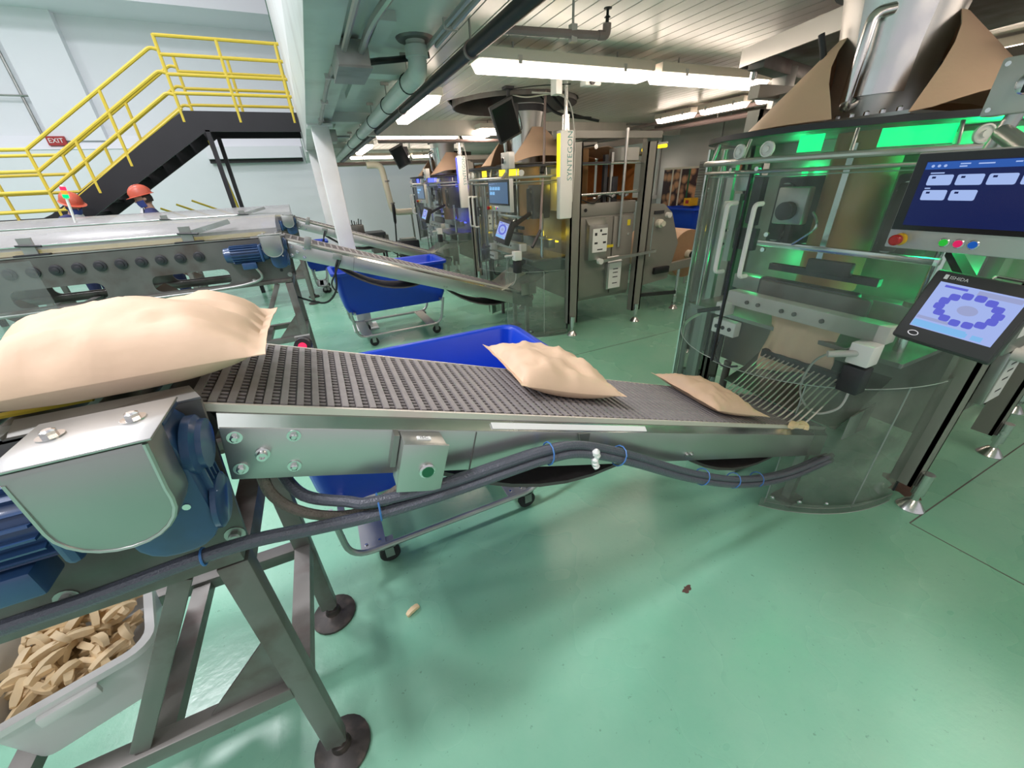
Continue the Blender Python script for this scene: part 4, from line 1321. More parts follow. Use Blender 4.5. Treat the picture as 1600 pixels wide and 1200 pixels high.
    MB().obox(gp(178, 1.33, -0.02), (0.025, 0.10, 0.09)).build('door_catch', 'dark_part', t, bevel=0.004)
    # ---- inside: film drive, paper tube, sealing jaws, hanging bag
    B('back_plate', 'steel_dull', t, 2.50, 2.53, 0.66, 1.70, 0.80, 1.72)
    B('base_plate', 'steel_dull', t, 2.05, 2.55, 0.62, 1.72, 0.84, 0.86)
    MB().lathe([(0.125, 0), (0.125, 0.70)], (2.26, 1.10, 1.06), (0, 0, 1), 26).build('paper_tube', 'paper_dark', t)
    B('seam_bar', 'steel_bright', t, 2.115, 2.13, 1.075, 1.10, 1.20, 1.68)
    for s, yy in ((0, 1.34), (1, 0.86)):
        u = MB().box(2.16, 2.36, yy - 0.06, yy + 0.06, 1.24, 1.56)
        uo = u.build('film_drive', 'dark_part', t, bevel=0.012)
        MB().obox((2.14, yy, 1.40), (0.03, 0.07, 0.26)).build('drive_belt', 'rubber', uo, bevel=0.012)
        for z in (1.30, 1.50):
            MB().lathe([(0.035, 0), (0.035, 0.02)], (2.155, yy, z), (-1, 0, 0), 16).build('drive_pulley', 'steel', uo)
    MB().obox((2.06, 1.24, 1.44), (0.05, 0.14, 0.16)).build('sensor_block', 'steel_dull', t, bevel=0.008)
    MB().lathe([(0.04, 0), (0.04, 0.05)], (2.05, 1.24, 1.42), (-1, 0, 0), 18).build('sensor_dome', 'dark_part', t)
    MB().obox((2.05, 1.42, 1.46), (0.04, 0.05, 0.22), (1, 0, 0), (0, 1, 0.25)).build('linkage', 'dark_part', t)
    MB().obox((2.05, 1.52, 1.32), (0.03, 0.03, 0.34), (1, 0, 0), (0, 1, 0)).build('linkage', 'steel', t)
    for k, (yy, z) in enumerate(((1.58, 1.55), (1.62, 1.40), (1.60, 1.25))):
        B('pneumatic_block', 'steel', t, 2.12, 2.20, yy - 0.04, yy + 0.04, z - 0.05, z + 0.05, bevel=0.006)
    C('guide_rod', 'steel_bright', t, (2.06, 1.66, 0.86), (2.06, 1.66, 1.70), 0.014)
    C('guide_rod', 'steel_bright', t, (2.20, 0.70, 0.86), (2.20, 0.70, 1.30), 0.02)
    MB().lathe([(0.05, 0), (0.05, 0.02)], (2.20, 0.70, 1.06), (0, 0, 1), 18).build('rod_collar', 'steel', t)
    MB().obox((2.02, 1.02, 1.27), (0.03, 0.76, 0.025)).build('cross_shelf', 'steel_bright', t, bevel=0.003)
    T('air_hose', 'steel_bright', t, bezier([(2.02, 1.12, 1.42), (2.0, 1.08, 1.36), (2.0, 1.16, 1.28)]), 0.005, 6)
    # jaws
    B('jaw_beam', 'plastic_grey', t, 1.93, 2.00, 0.66, 1.38, 0.955, 1.03, bevel=0.006)
    B('jaw_beam_rear', 'steel_dull', t, 2.26, 2.34, 0.66, 1.60, 0.955, 1.04, bevel=0.006)
    B('seal_jaw', 'dark_part', t, 2.005, 2.06, 0.84, 1.28, 1.02, 1.11, bevel=0.015)
    B('jaw_guard', 'steel_dark', t, 1.99, 2.02, 0.78, 1.26, 1.02, 1.10, bevel=0.01)
    MB().obox((2.03, 1.02, 1.165), (0.03, 0.46, 0.03)).build('stripper_bar', 'screen_dim' if False else 'dark_part', t)
    MB().obox((2.01, 0.98, 1.20), (0.03, 0.18, 0.06)).build('stripper_clamp', 'dark_part', t, bevel=0.006)
    for yy in (1.26, 1.20, 1.08, 1.02, 0.90):
        MB().lathe([(0.010, 0), (0.010, 0.008)], (1.93, yy, 0.99), (-1, 0, 0), 12).build('jaw_bolt', 'steel_dark', t)
    B('jaw_block', 'plastic_white', t, 1.86, 1.94, 0.66, 0.74, 0.87, 0.96, bevel=0.006)
    C('jaw_cylinder', 'plastic_grey', t, (1.88, 0.70, 0.92), (1.80, 0.78, 0.905), 0.014)
    B('jaw_block', 'plastic_white', t, 1.88, 1.96, 1.34, 1.40, 0.90, 0.97, bevel=0.006)
    C('jaw_cylinder', 'dark_part', t, (1.88, 1.37, 0.94), (1.82, 1.46, 0.91), 0.012)
    sb = B('switch_box', 'plastic_white', t, 1.88, 1.93, 1.26, 1.40, 0.80, 0.88, bevel=0.006)
    for yy in (1.29, 1.33, 1.37):
        MB().lathe([(0.011, 0), (0.011, 0.004)], (1.88, yy, 0.84), (-1, 0, 0), 10).build('switch_port', 'black', sb)
    T('sensor_cable', 'black', t, bezier([(1.90, 1.34, 0.80), (1.90, 1.36, 0.68), (1.90, 1.30, 0.62), (1.92, 1.22, 0.64)]), 0.006, 6)
    T('sensor_cable', 'plastic_grey', t, bezier([(1.88, 0.74, 0.93), (1.86, 0.84, 0.84), (1.86, 0.86, 0.68), (1.86, 0.78, 0.60), (1.87, 0.70, 0.66), (1.88, 0.69, 0.76)]), 0.005, 6)
    MB().obox((1.90, 0.70, 0.80), (0.07, 0.08, 0.12)).build('valve_block', 'dark_part', t, bevel=0.008)
    C('gas_spring', 'steel_dark', t, (1.98, 1.32, 0.12), (1.98, 1.32, 0.62), 0.02)
    # glow strips (status lighting of the machine)
    g = 'glow_' + glow
    cl = {'green': (0.0, 1.0, 0.25), 'yellow': (1.0, 0.75, 0.03), 'blue': (0.04, 0.06, 1.0)}[glow]
    gshell('status_light', g, t, 189, 196.5, 1.648, 1.705, k=-0.03, n=4)
    gshell('status_light', g, t, 211, 229, 1.648, 1.705, k=-0.03, n=8)
    if i == 1:  # glowing bars stand in for reflections of the yellow light
        C('yellow_reflection', g, t, (3.36, 0.60, 1.83), (3.46, 0.60, 1.835), 0.018)
        C('yellow_reflection', g, t, (3.54, 0.62, 1.86), (3.70, 0.62, 1.87), 0.018)
        MB().bar((3.40, 0.61, 1.87), (3.72, 0.63, 1.90), 0.02, 0.02).build('reflection_bracket', 'steel', t)  # bracket made up to carry the reflection bars
    B('status_light', g, t, 2.36, 2.38, 0.66, 1.64, 1.005, 1.02)
    B('status_light', g, t, 2.46, 2.48, 1.46, 1.48, 1.30, 1.60)
    B('light_reflector', 'plastic_white', t, 2.46, 2.475, 0.62, 0.96, 1.30, 1.70)
    for lx, ly, lz, e in ((2.40, 0.78, 1.55, 2.4), (2.40, 1.50, 1.58, 0.5), (2.32, 0.72, 1.09, 0.8), (2.30, 1.50, 1.10, 0.4)):
        l = bpy.data.lights.new('status_lamp', 'POINT')
        l.energy = e * {'green': 1.0, 'yellow': 0.25, 'blue': 0.45}[glow]
        l.color = cl
        l.shadow_soft_size = 0.03
        lo = bpy.data.objects.new('status_lamp', l)
        COL.objects.link(lo)
        lo.parent = t
        lo.location = V((lx, ly, lz)) + OFF - ROOT[t]
    # ---- tines that let the bag slide onto the belt
    for k in range(17):
        yy = 0.76 + k * 0.0245
        T('chute_tine', 'tine', t, bezier([(2.04, yy, 0.715), (1.95, yy, 0.68), (1.86, yy, 0.622), (1.78, yy, 0.578), (1.735, yy, 0.566)], 4), 0.0038, 6)
    B('tine_holder', 'dark_part', t, 2.03, 2.06, 0.74, 1.18, 0.695, 0.735)
    MB().sheet([[(x, y, z) for y in (0.70, 1.0, 1.28)] for x, z in ((2.28, 0.70), (2.08, 0.58), (1.92, 0.53))], 0.004).build('chute_plate', 'steel_dull', t)
    MB().prism([(1.92, 0.66, 0.62), (2.10, 0.66, 0.64), (2.10, 0.66, 0.50), (1.92, 0.66, 0.50)], (0, 0.005, 0)).build('chute_side', 'steel_dull', t)
    # ---- hopper support: beam and post beside the shoulder
    MB().bar((2.74, 1.90, 1.72), (2.74, 1.90, 2.13), 0.09, 0.09).build('hopper_post', 'steel', t, bevel=0.006)
    MB().bar((2.42, 1.86, 2.13), (3.02, 1.94, 2.10), 0.09, 0.07).build('hopper_beam', 'steel_dark', t, bevel=0.004)
    # rotary switch box
    sx = thing('switch_box', labels[0], 'switch box', (1.74, 0.56, 1.66), 'rotary switch boxes on the machines')
    B('box', 'panel_grey', sx, 1.73, 1.79, 0.44, 0.605, 1.70, 1.83, bevel=0.006)
    MB().lathe([(0.026, 0), (0.026, 0.012), (0.022, 0.014)], (1.73, 0.53, 1.765), (-1, 0, 0), 18).build('switch_ring', 'steel_bright', sx)
    MB().obox((1.712, 0.53, 1.765), (0.02, 0.014, 0.044)).build('switch_knob', 'black', sx, bevel=0.004)
    C('stem', 'steel', sx, (1.76, 0.54, 1.715), (1.76, 0.56, 1.62), 0.018)
    for yy, z in ((0.59, 1.815), (0.59, 1.715)):
        MB().lathe([(0.006, 0), (0.006, 0.003)], (1.73, yy, z), (-1, 0, 0), 8).build('screw', 'steel_bright', sx)

    # ---- big operator screen
    hp_ = thing('operator_screen', labels[1], 'touch screen', (1.62, 0.41, 1.36), 'large operator screens')
    Y1, Y0 = 0.655, 0.20
    B('housing', 'panel_grey', hp_, 1.612, 1.65, Y0, Y1, 1.365, 1.622, bevel=0.004)
    B('glass', 'panel_black', hp_, 1.607, 1.612, Y0 + 0.004, Y1 - 0.004, 1.418, 1.618)
    sc = B('display', 'screen_navy' if near else 'screen_dim', hp_, 1.605, 1.607, Y0 + 0.025, Y1 - 0.028, 1.432, 1.598)
    B('menu_bar', 'screen_bar' if near else 'screen_dim', sc, 1.604, 1.605, Y0 + 0.025, Y1 - 0.03, 1.578, 1.596)
    for k in range(3):
        MB().lathe([(0.0035, 0), (0.0035, 0.0006)], (1.6039, Y1 - 0.045 - k * 0.013, 1.586), (-1, 0, 0), 10).build('menu_icon', 'screen_tile', sc)
    for a, b, z in ((0.10, 0.12, 1.588), (0.10, 0.115, 1.582), (0.135, 0.165, 1.587), (0.20, 0.212, 1.588)):
        B('menu_word', 'screen_tile', sc, 1.6036, 1.6040, Y1 - b, Y1 - a, z, z + 0.003)
    def tile(ya, z0):
        m = MB().prism([(1.6042, yy, z) for yy, z in rrect(ya - 0.052, ya, z0, z0 + 0.026, 0.004, 3)], (-0.0008, 0, 0))
        m.build('tile', 'screen_tile' if near else 'screen_cyan', sc)
        B('tile_icon', 'screen_navy', sc, 1.6025, 1.6030, ya - 0.016, ya - 0.008, z0 + 0.017, z0 + 0.022)
    for k in range(4):
        tile(Y1 - 0.045 - k * 0.060, 1.538)
    for k in range(2):
        tile(Y1 - 0.045 - k * 0.060, 1.500)
    B('tile_heading', 'screen_tile', sc, 1.6036, 1.6040, Y1 - 0.075, Y1 - 0.046, 1.567, 1.570)
    B('tile_heading', 'screen_tile', sc, 1.6036, 1.6040, Y1 - 0.058, Y1 - 0.046, 1.529, 1.532)
    es = MB().lathe([(0.016, 0), (0.018, 0.004), (0.016, 0.010), (0.012, 0.012)], (1.612, Y1 - 0.035, 1.391), (-1, 0, 0), 20).build('emergency_stop', 'btn_yellow', hp_)
    MB().lathe([(0.008, 0.010), (0.009, 0.022), (0.0155, 0.024), (0.0155, 0.036), (0.011, 0.041)], (1.612, Y1 - 0.035, 1.391), (-1, 0, 0), 20).build('mushroom_head', 'red', es)
    for k, mt_ in enumerate(('btn_green', 'btn_red', 'btn_blue')):
        c = (1.612, Y1 - 0.135 - k * 0.030, 1.391)
        b = MB().lathe([(0.0125, 0), (0.0125, 0.004), (0.0105, 0.006)], c, (-1, 0, 0), 20).build('push_button_ring', 'steel_bright', hp_)
        MB().lathe([(0.0095, 0.004), (0.0095, 0.0075)], c, (-1, 0, 0), 18).build('push_button', mt_, b)
    C('arm', 'steel', hp_, (1.648, 0.44, 1.60), (1.75, 0.55, 1.66), 0.02)

    # ---- second, smaller screen of the weigher
    wp = thing('weigher_screen', labels[2], 'touch screen', (1.62, 0.42, 1.07), 'smaller weigher screens')
    n_ = V((-0.92, -0.10, 0.36)).normalized()          # facing direction
    rgt = V((-0.09, -1.0, -0.035)).normalized()
    rgt = (rgt - n_ * rgt.dot(n_)).normalized()
    upv = n_.cross(rgt).normalized()
    if upv.z < 0:
        upv = -upv
    c0 = V((1.625, 0.418, 1.205))
    S = 0.215

    def wpt(a, b, d=0.0):
        return c0 + rgt * a * S / 2 + upv * b * S / 2 + n_ * d

    def wbox(name, mat, par, a0, a1, b0, b1, d0, d1, bev=0.0):
        q = [wpt(a0, b0, d0), wpt(a1, b0, d0), wpt(a1, b1, d0), wpt(a0, b1, d0)]
        return MB().prism(q, n_ * (d1 - d0)).build(name, mat, par, bevel=bev)
    wbox('housing', 'bezel', wp, -1.04, 1.04, -1.02, 0.98, -0.055, -0.002, 0.008)
    wbox('bezel', 'bezel', wp, -1, 1, -0.98, 0.94, -0.004, 0.004, 0.003)
    ds = wbox('display', 'screen_pale', wp, -0.80, 0.86, -0.62, 0.66, 0.004, 0.0055)
    wbox('title_strip', 'screen_violet', ds, -0.66, -0.20, 0.54, 0.60, 0.0055, 0.006)
    wbox('grey_strip', 'screen_grey', ds, 0.0, 0.82, 0.50, 0.62, 0.0055, 0.006)
    wbox('grey_strip', 'screen_grey', ds, -0.78, -0.1, -0.38, -0.30, 0.0055, 0.006)
    wbox('lower_strip', 'screen_cyan', ds, -0.78, 0.30, -0.60, -0.42, 0.0055, 0.006)
    for k in range(5):
        wbox('key', 'screen_cyan', ds, -0.76 + k * 0.3, -0.55 + k * 0.3, -0.58, -0.46, 0.006, 0.0065)
    for k in range(14):
        a = 2 * PI * k / 14 + 0.1
        cx_, cz_ = 0.05 + 0.56 * math.cos(a), 0.08 + 0.36 * math.sin(a)
        q = [wpt(cx_ + 0.105 * x, cz_ + 0.085 * z, 0.006) for x, z in rrect(-1, 1, -1, 1, 0.5, 2)]
        MB().prism(q, n_ * 0.0005).build('weigh_bucket', 'screen_violet', ds)
    q = [wpt(0.05 + 0.2 * math.cos(2 * PI * k / 18), 0.08 + 0.13 * math.sin(2 * PI * k / 18), 0.006) for k in range(18)]
    MB().prism(q, n_ * 0.0005).build('centre_dial', 'screen_grey', ds)
    q = [wpt(-0.62 + 0.12 * math.cos(2 * PI * k / 18), -0.80 + 0.075 * math.sin(2 * PI * k / 18), 0.004) for k in range(18)]
    bt = MB().prism(q, n_ * 0.002).build('power_ring', 'steel_bright', wp)
    q = [wpt(-0.62 + 0.095 * math.cos(2 * PI * k / 18), -0.80 + 0.055 * math.sin(2 * PI * k / 18), 0.006) for k in range(18)]
    MB().prism(q, n_ * 0.001).build('power_button', 'black', bt)
    if near:
        wbox('maker_mark', 'ink_white', wp, -0.80, -0.72, 0.74, 0.86, 0.004, 0.005)
        text('maker_lettering', 'ISHIDA', 'ink_white', wp, wpt(-0.50, 0.80, 0.0048), rgt, upv, 0.013)
    T('top_handle', 'steel_bright', wp, rounded([wpt(0.0, 0.98, -0.02), wpt(0.02, 1.10, -0.03), wpt(0.9, 1.10, -0.03), wpt(0.92, 0.98, -0.02)], 0.02), 0.004, 8)
    MB().bar(wpt(0.2, 0.3, -0.05), V((2.02, 0.62, 1.31)), 0.03, 0.03).build('arm', 'dark_part', wp)

    # ---- vertical signal bar with lettering
    if near:
        return t          # the near machine's own bar stands outside the photograph
    lb = thing('signal_bar', labels[3], 'signal light', (2.30, 0.44, 1.25), 'white vertical signal bars')
    B('body', 'plastic_white', lb, 2.235, 2.375, 0.405, 0.475, 1.255, 1.985, bevel=0.012)
    B('light_strip', g, lb, 2.230, 2.236, 0.415, 0.465, 1.62, 1.96)
    text('lettering', 'SYNTEGON', 'ink_teal', lb, (2.335, 0.4035, 1.78), (0, 0, 1), (-1, 0, 0), 0.075)
    C('neck', 'steel_bright', lb, (2.305, 0.44, 1.98), (2.305, 0.44, 2.10), 0.035, 16)
    C('hanging_tube', 'steel_bright', lb, (2.305, 0.44, 2.10), (2.305, 0.44, CZ), 0.018)
    T('cable', 'plastic_grey', lb, bezier([(2.39, 0.44, 1.40), (2.405, 0.44, 1.7), (2.395, 0.44, 2.0), (2.30, 0.44, 2.22), (2.0, 0.50, 2.26)]), 0.007, 6)
    C('bracket', 'dark_part', lb, (2.36, 0.46, 1.70), (2.44, 0.51, 1.70), 0.018)
    return t


def machines():
    global OFF
    MY = [0.0, 3.05, 6.1]
    dat = [('green', 'near packing machine with curved clear guard glowing green inside',
            ['grey rotary switch box on top of the near machine', 'large dark blue touch screen in front of the near machine',
             'smaller black framed screen showing a ring of violet buckets', '']),
           ('yellow', 'middle packing machine with grey cabinet and yellow glow behind its guard',
            ['rotary switch box above the screen of the middle machine', 'dim touch screen with grey frame on the middle machine',
             'small tilted weigher screen on the middle machine', 'tall white signal bar with yellow strip and teal lettering']),
           ('blue', 'far packing machine with blue glow, beside the cream pipe',
            ['rotary switch box above the screen of the far machine', 'dim touch screen on the far machine',
             'small weigher screen on the far machine', 'white signal bar with blue light at the far machine'])]
    for i, (g, lab, labs) in enumerate(dat):
        OFF = V(((0, -0.09, -0.05)[i], MY[i], 0))
        machine(i, g, lab, labs)
        # the bag hanging inside
        if i == 0:
            m = MB()
            rows_t, rows_b = [], []
            r = random.Random(5)
            for a in range(15):
                u = a / 14
                z = 0.64 + 0.39 * u
                bul = 0.055 * math.sin(PI * min(1, u * 1.05)) ** 0.7 + 0.004
                rt, rb2 = [], []
                for b in range(17):
                    v = -1 + b / 8
                    e = (1 - abs(v) ** 2.2)
                    y = 1.045 - v * (0.165 + 0.01 * math.sin(u * 9))
                    wv = 0.006 * math.sin(v * 7 + u * 5) + 0.004 * math.sin(v * 13 - u * 8)
                    sl = 0.05 * v * (1 - u)
                    rt.append((2.085 - bul * e + wv, y, z + sl))
                    rb2.append((2.095 + bul * e * 0.6 + wv, y, z + sl))
                rows_t.append(rt)
                rows_b.append(rb2)
            nr, nc = 15, 17
            vs = [p for q in rows_t for p in q] + [p for q in rows_b for p in q]
            k = nr * nc
            fs = []
            for x_ in range(nr - 1):
                for y_ in range(nc - 1):
                    a, b, c, d = x_ * nc + y_, x_ * nc + y_ + 1, (x_ + 1) * nc + y_ + 1, (x_ + 1) * nc + y_
                    fs += [(a, b, c, d), (k + d, k + c, k + b, k + a)]
            for x_ in range(nr - 1):
                fs += [(x_ * nc, (x_ + 1) * nc, k + (x_ + 1) * nc, k + x_ * nc), (x_ * nc + nc - 1, k + x_ * nc + nc - 1, k + (x_ + 1) * nc + nc - 1, (x_ + 1) * nc + nc - 1)]
            for y_ in range(nc - 1):
                fs += [(y_, k + y_, k + y_ + 1, y_ + 1), ((nr - 1) * nc + y_, (nr - 1) * nc + y_ + 1, k + (nr - 1) * nc + y_ + 1, k + (nr - 1) * nc + y_)]
            m.add(vs, fs)
            bag = m.build('paper_bag', 'paper', None, smooth=60)
            tag(bag, 'paper bag hanging below the jaws inside the near machine', 'paper bag', 'filled kraft paper bags')
    OFF = V((0, 0, 0))


machines()

# steel platform edge below the ceiling, above the near machine
t = thing('weigher_platform', 'steel edged platform under the ceiling above the near machine', 'platform', (2.6, 1.2, 2.12))
PA, PB, PC, PD = V((2.43, 1.97, 0)), V((1.93, 0.05, 0)), V((3.60, 2.17, 0)), V((3.3, 0.05, 0))
up_ = V((0, 0, 2.165))
MB().bar(PA + up_, PB + up_, 0.012, 0.085).build('edge_strip', 'steel', t)
MB().bar(PA + up_, PC + up_, 0.012, 0.085).build('edge_strip', 'steel', t)
MB().prism([PA + V((0, 0, 2.20)), PC + V((0, 0, 2.20)), PD + V((0, 0, 2.20)), PB + V((0, 0, 2.20))], (0, 0, 0.006)).build('soffit_plate', 'steel_dark', t)
for q in (PC,):
    C('hanger', 'steel', t, (q.x + 0.05, q.y - 0.06, 2.20), (q.x + 0.05, q.y - 0.06, CZ), 0.012)
C('drop_pin', 'steel_bright', t, (2.47, 1.90, 2.06), (2.47, 1.90, 2.13), 0.02)

# ---- overhead monitors on brackets


def monitor(label, c, ax, n, dy):
    t = thing('ceiling_monitor', label, 'monitor', V(c), 'monitors hung under the ceiling')
    ax, n = V(ax).normalized(), V(n).normalized()
    n = (n - ax * n.dot(ax)).normalized()
    up = n.cross(ax).normalized()
    MB().obox(V(c), (0.22, 0.04, 0.30), ax, n, up).build('housing', 'bezel', t, bevel=0.008)
    MB().obox(V(c) + n * 0.021, (0.19, 0.003, 0.26), ax, n, up).build('screen', 'panel_black', t)
    C('bracket_arm', 'dark_part', t, V(c) - n * 0.02, V(c) + V((0.06, 0.05, 0.10)), 0.015)
    C('drop_rod', 'dark_part', t, V(c) + V((0.06, 0.05, 0.08)), (c[0] + 0.06, c[1] + 0.05, CZ), 0.016)
    MB().obox((c[0] + 0.06, c[1] + 0.05, CZ - 0.01), (0.08, 0.08, 0.02)).build('ceiling_plate', 'dark_part', t)
    B('cable_box', 'dark_part', t, c[0] + 0.04, c[0] + 0.13, c[1] - 0.0, c[1] + 0.06, c[2] + 0.0, c[2] + 0.13, bevel=0.004)
    for k in range(4):
        T('cable', 'black', t, bezier([(c[0] + 0.08 + 0.015 * k, c[1] + 0.04, c[2] + 0.13), (c[0] + 0.10 + 0.02 * k, c[1] + 0.03, c[2] + 0.02), (c[0] + 0.08 + 0.03 * k, c[1] + 0.04, c[2] - 0.06), (c[0] + 0.04, c[1] + 0.03, c[2] + 0.0)]), 0.004, 5)
    T('cable', 'black', t, bezier([(c[0] + 0.06, c[1] + 0.05, CZ - 0.02), (c[0] + 0.25, c[1] - 0.1, CZ - 0.015), (c[0] + 0.5, c[1] - 0.25, CZ - 0.02)]), 0.004, 5)


monitor('black monitor tilted down below the round ceiling opening', (1.70, 3.65, 2.07), (0.90, -0.16, 0.40), (-0.35, -0.75, -0.42), 0)
monitor('farther black monitor hanging left of the far machine', (1.42, 6.95, 2.02), (0.90, -0.16, 0.40), (-0.35, -0.75, -0.42), 0)

t = thing('dark_hose', 'dark hanging hose reaching down in front of the middle machine', 'hose', (2.0, 3.5, 1.2))
T('hose', 'sprinkler', t, bezier([(2.16, 3.75, CZ), (2.12, 3.70, 2.1), (2.09, 3.66, 1.8), (2.04, 3.62, 1.45), (2.00, 3.58, 1.20), (1.98, 3.55, 1.16)]), 0.012, 8)
T('arm', 'dark_part', t, [(1.98, 3.55, 1.16), (1.86, 3.50, 1.02)], 0.016, 8)
C('grip', 'rubber', t, (2.05, 3.63, 1.66), (2.075, 3.65, 1.72), 0.022)
# dark sagging cables from the round opening
t = thing('cable_loop', 'black cables looping out of the round ceiling opening', 'cable', (2.3, 3.9, 2.1))
T('cable', 'black', t, bezier([(2.2, 3.95, CZ), (2.3, 3.85, 2.18), (2.42, 3.72, 2.12), (2.6, 3.65, 2.1)]), 0.012, 8)
T('cable', 'black', t, bezier([(2.35, 3.95, CZ), (2.45, 3.85, 2.18), (2.55, 3.74, 2.12), (2.7, 3.66, 2.08)]), 0.012, 8)
T('cable', 'cream', t, bezier([(1.95, 4.0, CZ), (2.0, 3.8, 2.27), (2.2, 3.55, 2.26), (2.25, 3.52, 2.15)]), 0.006, 6)
# ================================================================== STAIRCASE
t = thing('staircase', 'black steel staircase with yellow handrails rising to the mezzanine', 'staircase', (-2.5, 8.75, 0))
NY, FY = 8.30, 9.25
XT, ZT = -1.38, 2.74
XB = -3.30
K = 0.66


def zs(x):
    return ZT + K * (x - XT)


for yy in (NY, FY):
    MB().prism([(XT, yy, ZT), (0.14, yy, ZT), (0.14, yy, 2.48), (XT + 0.19, yy, 2.48), (XB - 0.05, yy, zs(XB) - 0.30), (XB - 0.40, yy, zs(XB) - 0.30), (-6.2, yy, zs(XB) - 0.30), (-6.2, yy, zs(XB) - 0.06), (XB - 0.25, yy, zs(XB) - 0.06), (XB - 0.1, yy, zs(XB))], (0, 0.03, 0)).build('stringer', 'black_steel', t, smooth=0)
n = 8
for k in range(n):
    x = XB + (XT - XB) * (k + 0.5) / n
    B('tread', 'black_steel', t, x - 0.14, x + 0.12, NY + 0.03, FY, zs(x) - 0.13, zs(x) - 0.09)
B('landing_deck', 'black_steel', t, XT, 0.14, NY + 0.03, FY, 2.66, 2.70)
B('landing_deck', 'black_steel', t, -6.2, XB, NY + 0.03, FY, zs(XB) - 0.16, zs(XB) - 0.10)
MB().bar((-1.16, NY + 0.03, 0), (-1.16, NY + 0.03, 2.50), 0.06, 0.06).build('support_post', 'black_steel', t)
MB().bar((-1.16, FY - 0.03, 0), (-1.16, FY - 0.03, 2.50), 0.06, 0.06).build('support_post', 'black_steel', t)
for yy in (NY + 0.04, FY - 0.04):
    MB().bar((-4.6, yy, 0), (-4.6, yy, 1.3), 0.06, 0.06).build('support_post', 'black_steel', t)
R_ = 0.022
for yy in (NY + 0.015, FY + 0.015):
    for z in (3.60, 3.39, 3.17, 2.95):
        T('landing_rail', 'yellow', t, [(XT - 0.03, yy, z), (0.13, yy, z)], R_, 8)
    for x in (XT - 0.03, -0.68, 0.08):
        T('landing_rail_post', 'yellow', t, [(x, yy, 2.60), (x, yy, 3.61)], R_, 8)
    for d in (0.80, 0.54, 0.29):
        T('stair_rail', 'yellow', t, rounded([(XT - 0.03, yy, zs(XT) + d - 0.1), (XT - 0.12, yy, zs(XT - 0.12) + d), (XB, yy, zs(XB) + d)], 0.06), R_, 8)
        T('lower_rail', 'yellow', t, [(XB, yy, zs(XB) + d), (-6.2, yy, zs(XB) + d - 0.02)], R_, 8)
    T('kick_rail', 'yellow', t, [(XT, yy, ZT + 0.03), (XB, yy, zs(XB) + 0.03)], R_ * 0.8, 8)
    T('lower_rail', 'yellow', t, [(XB + 0.1, yy, zs(XB) + 0.05), (-6.2, yy, zs(XB) + 0.04)], R_, 8)
    for x in (-2.25, XB, -2.75):
        T('stair_post', 'yellow', t, [(x, yy, zs(x) - 0.12), (x, yy, zs(x) + (0.80 if x != -2.75 else 0.54))], R_, 8)
    for x in (-4.2, -5.3):
        T('lower_post', 'yellow', t, [(x, yy, zs(XB) - 0.15), (x, yy, zs(XB) + 0.80)], R_, 8)
for x0_, x1_ in ((-1.85, -0.75),):
    for k in range(3):
        T('under_rail', 'yellow', t, [(x0_ - 0.1 - k * 0.25, FY + 0.3, 1.55 - k * 0.05), (x1_ - 0.2 - k * 0.25, FY + 0.3, 1.05 - k * 0.05)], 0.018, 8)
T('under_post', 'yellow', t, [(-1.32, FY, 2.45), (-1.10, FY, 0.0)], 0.02, 8)

# ================================================================== PEOPLE


def skin_mesh(name, pts, edges, mat, parent, loc, ang, root=0, sub=2):
    me = bpy.data.meshes.new(name)
    ca, sa = math.cos(ang), math.sin(ang)
    vs = [(p[0] * ca - p[1] * sa, p[0] * sa + p[1] * ca, p[2]) for p, _ in pts]
    me.from_pydata(vs, edges, [])
    o = bpy.data.objects.new(name, me)
    COL.objects.link(o)
    sk = o.modifiers.new('skin', 'SKIN')
    sk.use_smooth_shade = True
    for i, (_, r) in enumerate(pts):
        d = me.skin_vertices[0].data[i]
        d.radius = r if isinstance(r, tuple) else (r, r)
        d.use_root = (i == root)
    ss = o.modifiers.new('sub', 'SUBSURF')
    ss.levels = sub
    ss.render_levels = sub
    me.materials.append(M[mat])
    if parent:
        o.parent = parent
        ROOT[o] = ROOT[parent]
    o.location = loc
    return o


